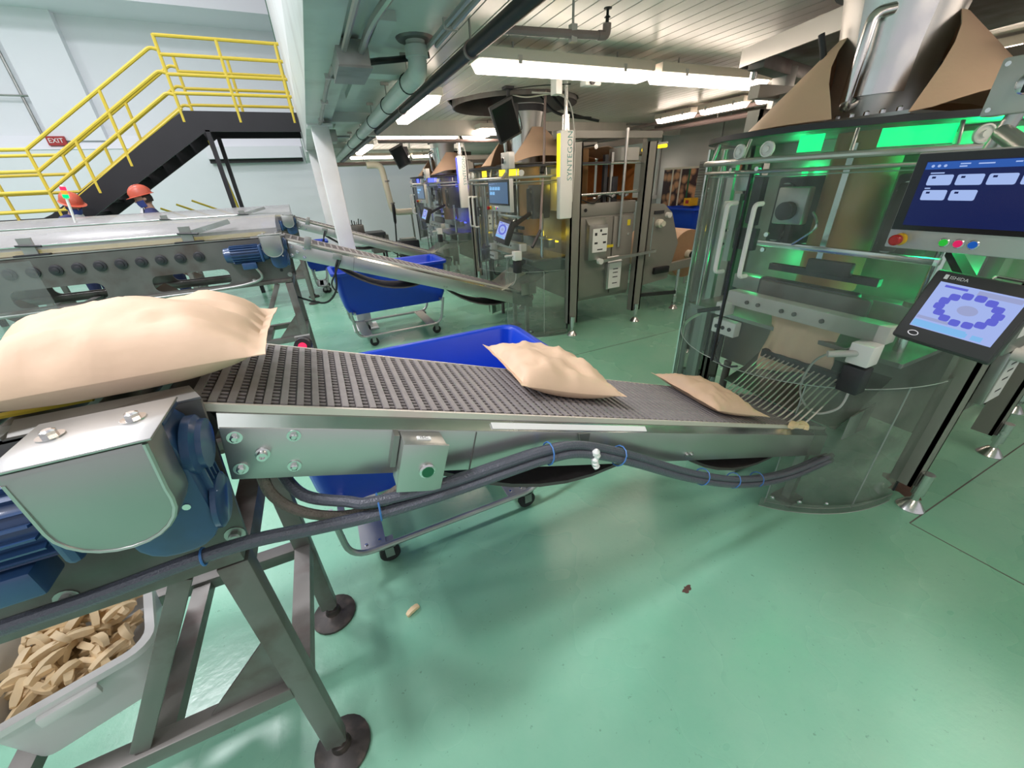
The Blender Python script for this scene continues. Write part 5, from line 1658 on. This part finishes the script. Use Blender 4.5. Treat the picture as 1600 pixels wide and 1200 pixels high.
def person(label, loc, ang, lean, hs, head_turn=0.0, nod=0.0):
    t = thing('person', label, 'person', loc, 'workers in red helmets')
    L = lean

    def b(x, y, z):                       # lean forward above the hips
        k = max(0.0, z - 0.95)
        return (x + k * L, y, (z - k * L * L * 0.35) * hs)
    P = [(b(0, 0, 0.95), 0.15), (b(0, 0, 1.15), (0.16, 0.12)), (b(0, 0, 1.34), (0.19, 0.12)), (b(0, 0, 1.44), (0.12, 0.09)), (b(0.01, 0, 1.50), 0.055)]
    E_ = [(0, 1), (1, 2), (2, 3), (3, 4)]
    for s in (-1, 1):
        k = len(P)
        P += [(b(0, s * 0.17, 1.41), 0.075), (b(0.03, s * 0.23, 1.16), 0.055), (b(0.26, s * 0.19, 1.04), 0.045), (b(0.32, s * 0.17, 1.03), 0.036)]
        E_ += [(3, k), (k, k + 1), (k + 1, k + 2), (k + 2, k + 3)]
        k = len(P)
        P += [((0, s * 0.10, 0.86 * hs), 0.10), ((0.02, s * 0.11, 0.48 * hs), 0.075), ((-0.02, s * 0.11, 0.10), 0.055), ((0.04, s * 0.11, 0.05), 0.045), ((0.17, s * 0.12, 0.035), 0.034)]
        E_ += [(0, k), (k, k + 1), (k + 1, k + 2), (k + 2, k + 3), (k + 3, k + 4)]
    skin_mesh('overalls', P, E_, 'navy', t, (0, 0, 0), ang)
    for s in (-1, 1):                     # hands: palm and five fingers
        w = V(b(0.33, s * 0.17, 1.03))
        H = [(tuple(w), 0.026), (tuple(w + V((0.06, 0, -0.01))), (0.036, 0.016)), (tuple(w + V((0.09, 0, -0.015))), (0.036, 0.014))]
        HE = [(0, 1), (1, 2)]
        for f, ln in enumerate((0.062, 0.072, 0.066, 0.052)):
            k = len(H)
            yo = (f - 1.5) * 0.019
            H += [(tuple(w + V((0.10, yo, -0.018))), 0.009), (tuple(w + V((0.10 + ln * 0.5, yo, -0.028))), 0.0085), (tuple(w + V((0.10 + ln * 0.9, yo, -0.05))), 0.0075)]
            HE += [(2, k), (k, k + 1), (k + 1, k + 2)]
        k = len(H)
        H += [(tuple(w + V((0.05, -s * 0.035, -0.01))), 0.011), (tuple(w + V((0.085, -s * 0.052, -0.02))), 0.009)]
        HE += [(1, k), (k, k + 1)]
        skin_mesh('hand', H, HE, 'skin', t, (0, 0, 0), ang, sub=1)
    # head
    hc = V(b(0.02, 0, 1.62))
    hm = Matrix.Rotation(ang, 3, 'Z')
    ht = Matrix.Rotation(ang + head_turn, 3, 'Z') @ Matrix.Rotation(nod, 3, 'Y')
    base = ROOT[t] + hm @ hc

    def W(x, y, z):
        return base + ht @ V((x, y, z))
    m = MB()
    nu, nv = 20, 14
    rows = []
    for j in range(nv + 1):
        ph = PI * j / nv
        row = []
        for i in range(nu):
            th = 2 * PI * i / nu
            x, y, z = math.sin(ph) * math.cos(th), math.sin(ph) * math.sin(th), math.cos(ph)
            X, Y, Z = x * 0.098, y * 0.076, z * 0.118
            if z < -0.1:                     # jaw narrows
                f = (-z - 0.1) / 0.9
                Y *= 1 - 0.30 * f
                X = X * (1 - 0.18 * f) + 0.014 * f
            if x > 0.5:                      # face planes, brow, eye sockets
                X += 0.006 * math.exp(-((z - 0.22) / 0.12) ** 2) - 0.008 * math.exp(-((z - 0.02) / 0.10) ** 2) * math.exp(-((abs(y) - 0.40) / 0.18) ** 2)
            row.append(W(X, Y, Z))
        rows.append(row)
    vs = [p for r in rows for p in r]
    fs = [(j * nu + i, j * nu + (i + 1) % nu, (j + 1) * nu + (i + 1) % nu, (j + 1) * nu + i) for j in range(nv) for i in range(nu)]
    m.add(vs, fs)
    m.cyl(W(0, 0, -0.06), ROOT[t] + hm @ V(b(0.0, 0, 1.46)), 0.052, 14, 0.06)
    global OFF
    hd = m.build('head', 'skin', t, smooth=60)
    nose = MB().add([W(0.094, 0, 0.02), W(0.092, 0.014, -0.03), W(0.092, -0.014, -0.03), W(0.122, 0, -0.028), W(0.09, 0, -0.042)],
                    [(0, 1, 3), (0, 3, 2), (1, 4, 3), (2, 3, 4), (0, 2, 4, 1)]).build('nose', 'skin', hd)
    for s in (-1, 1):
        MB().lathe([(0.0, -0.006), (0.008, -0.003), (0.009, 0.002), (0.0, 0.006)], W(0.083, s * 0.032, 0.012), ht @ V((1, 0, 0)), 10).build('eye', 'black', hd)
        MB().lathe([(0.012, 0), (0.022, 0.006), (0.016, 0.014)], W(-0.005, s * 0.072, -0.01), ht @ V((-0.1, s, 0)), 12).build('ear', 'skin', hd)
        MB().obox(W(0.088, s * 0.032, 0.032), (0.01, 0.032, 0.006), ht @ V((1, 0, 0)), ht @ V((0, 1, 0)), ht @ V((0, 0, 1))).build('eyebrow', 'hair', hd)
    # hair below the helmet, at the back
    rows = []
    for j in range(6):
        ph = PI * (0.36 + 0.30 * j / 5)
        rows.append([W(math.sin(ph) * math.cos(math.radians(a)) * 0.104, math.sin(ph) * math.sin(math.radians(a)) * 0.082, math.cos(ph) * 0.122) for a in range(85, 276, 15)])
    MB().sheet(rows, 0.01).build('hair', 'hair', t, smooth=60)
    # face mask
    rows = []
    for j in range(6):
        z = -0.018 - 0.085 * j / 5
        bul = 1.0 + 0.10 * math.sin(PI * j / 5)
        rows.append([W((0.104 - 0.012 * (j / 5)) * bul * math.cos(math.radians(a)), (0.080 - 0.014 * (j / 5)) * math.sin(math.radians(a)), z) for a in range(-80, 81, 16)])
    MB().sheet(rows, 0.004).build('face_mask', 'mask', t, smooth=60)
    # helmet: dome with brim, peak and ridge
    prof = [(0.128, 0.045), (0.126, 0.075), (0.115, 0.115), (0.090, 0.148), (0.050, 0.166), (0.0, 0.172)]
    m = MB()
    n = 26
    vs = []
    for r, z in prof:
        vs += [W(r * 1.06 * math.cos(2 * PI * i / n), r * 0.90 * math.sin(2 * PI * i / n), z) for i in range(n)]
    fs = [(j * n + i, j * n + (i + 1) % n, (j + 1) * n + (i + 1) % n, (j + 1) * n + i) for j in range(len(prof) - 1) for i in range(n)]
    m.add(vs, fs + [tuple(range(n - 1, -1, -1))])
    he = m.build('helmet', 'helmet', t, smooth=60)
    ring = [[W((0.128 + e) * 1.06 * math.cos(2 * PI * i / n) + (0.035 if (e and math.cos(2 * PI * i / n) > 0.3) else 0), (0.128 + e) * 0.90 * math.sin(2 * PI * i / n), 0.046 - e * 0.5) for i in range(n + 1)] for e in (0.0, 0.016)]
    MB().sheet(ring, 0.005).build('brim', 'helmet', he, smooth=60)
    MB().tube([W(0.135 * math.cos(math.radians(a)), 0, 0.05 + 0.125 * math.sin(math.radians(a))) for a in range(15, 166, 15)], 0.008, 6).build('ridge', 'helmet', he)
    # collar and shirt front
    rows = [[W(0, 0, 0) * 0 + ROOT[t] + hm @ V(b(0.03 + 0.10 * math.cos(math.radians(a)) * (0.75 + 0.25 * j), 0.085 * math.sin(math.radians(a)) * (0.9 + 0.3 * j), 1.50 - 0.06 * j)) for a in range(-55, 56, 11)] for j in range(3)]
    MB().sheet(rows, 0.006).build('shirt_front', 'tee', t, smooth=60)
    return t


person('worker facing left in red helmet and blue mask under the stairs', (-2.10, 7.76, 0.0), math.radians(190), 0.02, 1.0, head_turn=0.12, nod=0.22)
person('worker in red helmet bending down behind the signal tower', (-3.18, 8.0, 0.0), math.radians(-20), 0.28, 0.985, head_turn=-0.5, nod=0.35)

t = thing('signal_tower', 'small signal tower with red, amber and green lights before the workers', 'signal light', (-2.66, 7.02, 1.55))
C('pole', 'plastic_white', t, (-2.70, 7.02, 1.38), (-2.665, 7.02, 1.66), 0.014)
for k, g_ in enumerate(('glow_green', 'glow_amber', 'glow_red')):
    MB().lathe([(0.026, 0), (0.028, 0.004), (0.028, 0.036), (0.026, 0.040)], (-2.66 + 0.006 * k - 0.005, 7.02, 1.66 + k * 0.042), (0.12, 0, 1), 14).build('lens', g_, t)
MB().lathe([(0.022, 0), (0.018, 0.015)], (-2.645, 7.02, 1.786), (0.12, 0, 1), 12).build('cap', 'plastic_white', t)

# ================================================================== BLUE TUB CARTS


def cart(label, x0, x1, y0, y1, zr=0.85, zt=0.37, rot=0.0, frame=True, group='blue tub carts', leg=None):
    cx, cy = (x0 + x1) / 2, (y0 + y1) / 2
    t = thing('tub_cart', label, 'tub cart', (cx, cy, 0), group)
    hx, hy = (x1 - x0) / 2, (y1 - y0) / 2

    def ring(fx, fy, z, r):
        return [(cx + a, cy + b, z) for a, b in rrect(-fx, fx, -fy, fy, r, 4)]
    L = [ring(hx - 0.10, hy - 0.08, zt, 0.06), ring(hx - 0.06, hy - 0.05, zt + 0.10, 0.07), ring(hx - 0.03, hy - 0.03, zr - 0.03, 0.08), ring(hx - 0.005, hy - 0.005, zr - 0.035, 0.09), ring(hx, hy, zr - 0.028, 0.09),
         ring(hx, hy, zr - 0.004, 0.09), ring(hx - 0.008, hy - 0.008, zr, 0.085), ring(hx - 0.034, hy - 0.034, zr, 0.07), ring(hx - 0.045, hy - 0.045, zr - 0.012, 0.065), ring(hx - 0.075, hy - 0.066, zt + 0.10, 0.06), ring(hx - 0.115, hy - 0.095, zt + 0.012, 0.05)]
    n = len(L[0])
    m = MB()
    m.add([p for r in L for p in r], [(j * n + i, j * n + (i + 1) % n, (j + 1) * n + (i + 1) % n, (j + 1) * n + i) for j in range(len(L) - 1) for i in range(n)] + [tuple(range(n - 1, -1, -1)), tuple(range((len(L) - 1) * n, len(L) * n))])
    m.build('tub', 'blue_tub', t, smooth=40)
    if frame:
        for yy in (y0 - 0.01, y1 + 0.01):
            T('frame_loop', 'steel', t, rounded([(x0 + 0.10, yy, zt + 0.06), (x0 + 0.12, yy, 0.13), (x1 - 0.18, yy, 0.13), (x1 - 0.12, yy, zt + 0.06)], 0.10, 6), 0.014, 10)
        for xx in (x0 + 0.22, x1 - 0.30):
            pl = MB().box(xx - 0.055, xx + 0.055, y0 - 0.01, y1 + 0.01, 0.128, 0.136).build('cross_plate', 'steel', t)
            for yy in (y0 + 0.03, y1 - 0.03):
                for dx in (-0.03, 0.03):
                    MB().lathe([(0.007, 0), (0.007, 0.005)], (xx + dx, yy, 0.136), (0, 0, 1), 6).build('plate_bolt', 'steel_bright', pl)
        for xx in (x0 + 0.28, x1 - 0.24):
            for yy in (y0 + 0.02, y1 - 0.02):
                cs = MB().box(xx - 0.03, xx + 0.03, yy - 0.025, yy + 0.025, 0.10, 0.128)
                cs.box(xx - 0.02, xx + 0.02, yy - 0.025, yy - 0.020, 0.045, 0.11)
                cs.box(xx - 0.02, xx + 0.02, yy + 0.020, yy + 0.025, 0.045, 0.11)
                co = cs.build('caster', 'steel_dull', t)
                MB().lathe([(0.012, -0.016), (0.040, -0.016), (0.048, -0.010), (0.048, 0.010), (0.040, 0.016), (0.012, 0.016)], (xx, yy, 0.0485), (0, 1, 0), 22).build('wheel', 'rubber', co)
        for xx in (x0 + 0.14, x1 - 0.14):
            MB().bar((xx, y0 - 0.01, zt + 0.03), (xx, y1 + 0.01, zt + 0.03), 0.025, 0.02).build('tub_rest', 'steel', t)
    else:
        for xx in (x0 + 0.06, x1 - 0.06):
            for yy in (y0 + 0.05, y1 - 0.05):
                C('stand_leg', 'steel', t, (xx, yy, 0), (xx, yy, zt + 0.02), 0.012, 8)
        for z in (0.15, zt - 0.01):
            T('stand_ring', 'steel', t, [(x0 + 0.06, y0 + 0.05, z), (x1 - 0.06, y0 + 0.05, z), (x1 - 0.06, y1 - 0.05, z), (x0 + 0.06, y1 - 0.05, z)], 0.008, 6, True)
    if rot:
        t.rotation_euler = (0, 0, rot)
    return t


cart('blue tub cart right behind the near inclined belt', -0.33, 0.93, 1.40, 2.02)
cart('blue tub cart behind the second inclined conveyor, beside the white column', 0.0, 1.26, 4.42, 5.02, rot=math.radians(2), zr=0.84)
cart('distant blue tub cart below the far inclined conveyor', -0.35, 0.12, 7.55, 8.05)
cart('smaller blue tub by the right wall, farther one under the poster', 5.16, 5.68, 5.30, 5.74, 1.10, 0.80, frame=False, group='blue tubs by the right wall')
cart('wider blue tub by the right wall, beside the near machine guard', 5.16, 5.68, 4.50, 5.26, 1.12, 0.80, frame=False, group='blue tubs by the right wall')

# ================================================================== POTATO POSTER


def poster_mat():
    m = bpy.data.materials.new('potato_print')
    m.use_nodes = True
    nt = m.node_tree
    b = nt.nodes['Principled BSDF']
    b.inputs['Roughness'].default_value = 0.4
    tc = nt.nodes.new('ShaderNodeTexCoord')
    vo = nt.nodes.new('ShaderNodeTexVoronoi')
    vo.inputs['Scale'].default_value = 8.0
    nt.links.new(tc.outputs['Object'], vo.inputs['Vector'])
    r = nt.nodes.new('ShaderNodeValToRGB')
    r.color_ramp.elements[0].color = (0.62, 0.32, 0.16, 1)
    r.color_ramp.elements[0].position = 0.30
    r.color_ramp.elements[1].color = (0.035, 0.008, 0.010, 1)
    r.color_ramp.elements[1].position = 0.62
    nt.links.new(vo.outputs['Distance'], r.inputs['Fac'])
    nt.links.new(r.outputs['Color'], b.inputs['Base Color'])
    M['potato_print'] = m


poster_mat()
t = thing('potato_poster', 'poster printed with heaped potatoes on the right wall', 'poster', (5.78, 5.45, 1.05))
B('print', 'potato_print', t, 5.775, 5.790, 5.08, 5.84, 1.08, 1.68)
B('header_strip', 'cream', t, 5.770, 5.775, 5.08, 5.84, 1.66, 1.69)
for yy, mt_ in ((5.62, 'cream'), (5.44, 'cream'), (5.26, 'green_button')):
    B('printed_stripe', mt_, t, 5.771, 5.775, yy, yy + 0.03, 1.09, 1.66)
t = thing('yellow_box', 'small yellow carton with dark mark on the tubs by the poster', 'box', (5.6, 5.0, 1.12))
B('carton', 'btn_yellow', t, 5.50, 5.66, 4.92, 5.06, 1.125, 1.24)
B('carton_mark', 'sign_red', t, 5.497, 5.50, 4.96, 5.02, 1.16, 1.21)

# ================================================================== FRY BIN, FRIES, DEBRIS
BA = math.radians(17)
bex, bey = V((math.cos(BA), math.sin(BA), 0)), V((-math.sin(BA), math.cos(BA), 0))
BC = V((-0.815, 1.030, 0.445))
BHX, BHY = 0.150, 0.185


def fry_bin(label, c):
    def ring(fx, fy, z, r):
        return [c + bex * a + bey * b + V((0, 0, z)) for a, b in rrect(-fx, fx, -fy, fy, r, 5)]
    L = [ring(BHX - 0.025, BHY - 0.025, 0.0, 0.04), ring(BHX - 0.004, BHY - 0.004, 0.165, 0.05), ring(BHX + 0.012, BHY + 0.012, 0.168, 0.055), ring(BHX + 0.012, BHY + 0.012, 0.185, 0.055), ring(BHX - 0.006, BHY - 0.006, 0.188, 0.045), ring(BHX - 0.012, BHY - 0.012, 0.17, 0.045), ring(BHX - 0.032, BHY - 0.032, 0.01, 0.035)]
    n = len(L[0])
    m = MB().add([p for r in L for p in r], [(j * n + i, j * n + (i + 1) % n, (j + 1) * n + (i + 1) % n, (j + 1) * n + i) for j in range(len(L) - 1) for i in range(n)] + [tuple(range(n - 1, -1, -1)), tuple(range((len(L) - 1) * n, len(L) * n))])
    t = thing('food_bin', label, 'bin', c, 'white bins under the roller conveyors')
    m.build('tub', 'bin_white', t, smooth=40)
    MB().obox(c - bey * (BHY + 0.018) + V((0, 0, 0.155)), (0.10, 0.016, 0.03), bex, bey).build('handle', 'bin_white', t, bevel=0.005)
    MB().obox(c + bey * (BHY + 0.018) + V((0, 0, 0.155)), (0.10, 0.016, 0.03), bex, bey).build('handle', 'bin_white', t, bevel=0.005)
    return t


fry_bin('white plastic bin full of cut fries under the near conveyor', BC)
fry_bin('pale empty bin under the second roller conveyor', V((-0.80, 4.115, 0.45)))


def fry_mesh(k):
    r = random.Random(100 + k)
    L, w, bend = r.uniform(0.05, 0.085), r.uniform(0.0068, 0.0092), r.uniform(-0.012, 0.014)
    rows = []
    m = MB()
    vs = []
    N = 6
    for i in range(N + 1):
        u = -1 + 2 * i / N
        cx = u * L / 2
        cz = bend * (1 - u * u)
        ww = w * (1.0 if abs(u) < 0.95 else 0.7) * r.uniform(0.9, 1.05)
        vs += [(cx, -ww, cz - ww), (cx, ww, cz - ww), (cx, ww, cz + ww), (cx, -ww, cz + ww)]
    fs = [(i * 4 + j, i * 4 + (j + 1) % 4, (i + 1) * 4 + (j + 1) % 4, (i + 1) * 4 + j) for i in range(N) for j in range(4)] + [(3, 2, 1, 0), (N * 4, N * 4 + 1, N * 4 + 2, N * 4 + 3)]
    m.add(vs, fs)
    return localmesh(m, 'french_fry', 'fry', smooth=50)


FR = [fry_mesh(k) for k in range(10)]
rr = random.Random(42)
cnt = 0
for layer in range(4):
    for k in range(36):
        a, b = rr.uniform(-1, 1) * (BHX - 0.05), rr.uniform(-1, 1) * (BHY - 0.055)
        z = 0.095 + layer * 0.018 + 0.03 * (1 - (a / BHX) ** 2) * (1 - (b / BHY) ** 2) * (layer / 3)
        o = place(FR[rr.randrange(10)], 'french_fry', None, BC + bex * a + bey * b + V((0, 0, z)), (rr.uniform(-0.5, 0.5), rr.uniform(-0.35, 0.35), rr.uniform(0, 6.28)))
        tag(o, 'pale cut potato fry lying in the white bin', 'french fry', 'fries in the white bin')
for (x, y, z, a, lab) in ((-0.016, 1.11, 0.007, 0.4, 'single yellow fry lying on the green floor'),
                          (1.70, 0.765, 0.588, 0.2, 'fry scrap on the conveyor edge, left of the others'),
                          (1.74, 0.760, 0.572, -0.5, 'fry scrap on the conveyor edge, inside the clear guard'),
                          (1.775, 0.764, 0.565, 0.9, 'fry scrap on the conveyor edge, deepest inside the guard')):
    o = place(FR[3], 'french_fry', None, (x, y, z), (0, 0.2 if z > 0.1 else 0, a))
    o.scale = (0.7, 1.3, 1.0) if z < 0.1 else (0.9, 1.7, 1.2)
    tag(o, lab, 'french fry', 'stray fries')


def blot(name, label, x, y, r, seed, cat, zz=0.002):
    q = random.Random(seed)
    n = 22
    pts = []
    ph = [q.uniform(0, 6.28) for _ in range(3)]
    for i in range(n):
        a = 2 * PI * i / n
        rr_ = r * (1 + 0.30 * math.sin(2 * a + ph[0]) + 0.18 * math.sin(5 * a + ph[1]) + 0.1 * math.sin(9 * a + ph[2]))
        pts.append((x + rr_ * math.cos(a), y + rr_ * 0.75 * math.sin(a), 0.0003))
    return tag(MB().prism(pts, (0, 0, zz)).build(name, 'stain', None), label, cat)


blot('floor_scrap', 'dark flattened scrap on the open green floor', 1.08, 0.66, 0.020, 1, 'scrap')
blot('floor_stain', 'rust brown stain spreading around the near machine foot', 2.63, 0.57, 0.105, 2, 'stain', 0.0006)
blot('floor_stain', 'smaller rust stain right of the near machine foot', 2.82, 0.60, 0.055, 5, 'stain', 0.0006)
blot('floor_scrap', 'small brown spot on the floor behind the conveyor stand', -0.10, 1.55, 0.014, 3, 'scrap')

# ================================================================== FAR CLUTTER
t = thing('work_bench', 'dark cluttered bench behind the front white column', 'bench', (0.95, 9.0, 0))
B('top', 'dark_part', t, 0.50, 1.25, 8.75, 9.25, 0.74, 0.80)
B('drawer_block', 'steel_dark', t, 0.95, 1.30, 8.78, 9.2, 0.40, 0.74)
for xx in (0.54, 1.20):
    for yy in (8.79, 9.21):
        B('leg', 'dark_part', t, xx - 0.02, xx + 0.02, yy - 0.02, yy + 0.02, 0, 0.74)
bx_ = thing('tool_crate', 'dark crate of tools standing on the cluttered bench', 'crate', (0.72, 9.0, 0.80))
B('crate', 'steel_dark', bx_, 0.54, 0.86, 8.85, 9.15, 0.80, 0.96, bevel=0.01)
for k in range(7):
    C('tool', ['dark_part', 'steel_dull', 'black'][k % 3], bx_, (0.58 + k * 0.04, 8.95 + 0.03 * (k % 3), 0.94), (0.57 + k * 0.045, 8.95, 1.02 + 0.05 * ((k * 7) % 4) / 3), 0.010, 8)
t = thing('lever', 'upright black lever with thick grip beyond the far conveyor', 'lever', (1.52, 9.0, 0))
C('shaft', 'black', t, (1.42, 9.0, 0.0), (1.52, 9.0, 0.95), 0.015)
MB().lathe([(0.02, 0), (0.03, 0.05), (0.034, 0.28), (0.03, 0.36), (0.012, 0.39)], (1.52, 9.0, 0.92), (0.05, 0, 1), 14).build('grip', 'black', t)
B('base', 'dark_part', t, 1.32, 1.52, 8.9, 9.1, 0, 0.02)
t = thing('cream_pipe', 'cream elbow pipe dropping from the ceiling beside the far machine', 'pipe', (1.55, 9.3, 1.0))
T('pipe', 'cream', t, rounded([(1.20, 9.3, 2.02), (1.48, 9.3, 2.02), (1.56, 9.3, 1.12), (2.1, 9.3, 1.12)], 0.14, 6), 0.062, 14)
for z in (1.72, 1.30):
    MB().lathe([(0.07, -0.015), (0.07, 0.015)], (1.50 + (2.02 - z) * 0.09, 9.3, z), (0.09, 0, -1), 16).build('pipe_band', 'steel_dull', t)
C('hanger_rod', 'steel_dull', t, (1.25, 9.3, 2.08), (1.25, 9.3, CZ), 0.008, 6)
C('support_leg', 'steel_dull', t, (1.95, 9.3, 0.0), (1.95, 9.3, 1.07), 0.02)
t = thing('pallet_jack', 'dark wheeled machine parts behind the far incline', 'machine', (1.7, 8.6, 0))
B('body', 'dark_part', t, 1.45, 1.85, 8.45, 8.75, 0.25, 0.62, bevel=0.02)
B('top_cover', 'steel_dull', t, 1.50, 1.80, 8.48, 8.72, 0.62, 0.66)
for xx in (1.52, 1.78):
    MB().lathe([(0.06, -0.02), (0.06, 0.02)], (xx, 8.44, 0.0605), (0, 1, 0), 16).build('wheel', 'rubber', t)
    B('wheel_fork', 'dark_part', t, xx - 0.02, xx + 0.02, 8.46, 8.50, 0.06, 0.26)
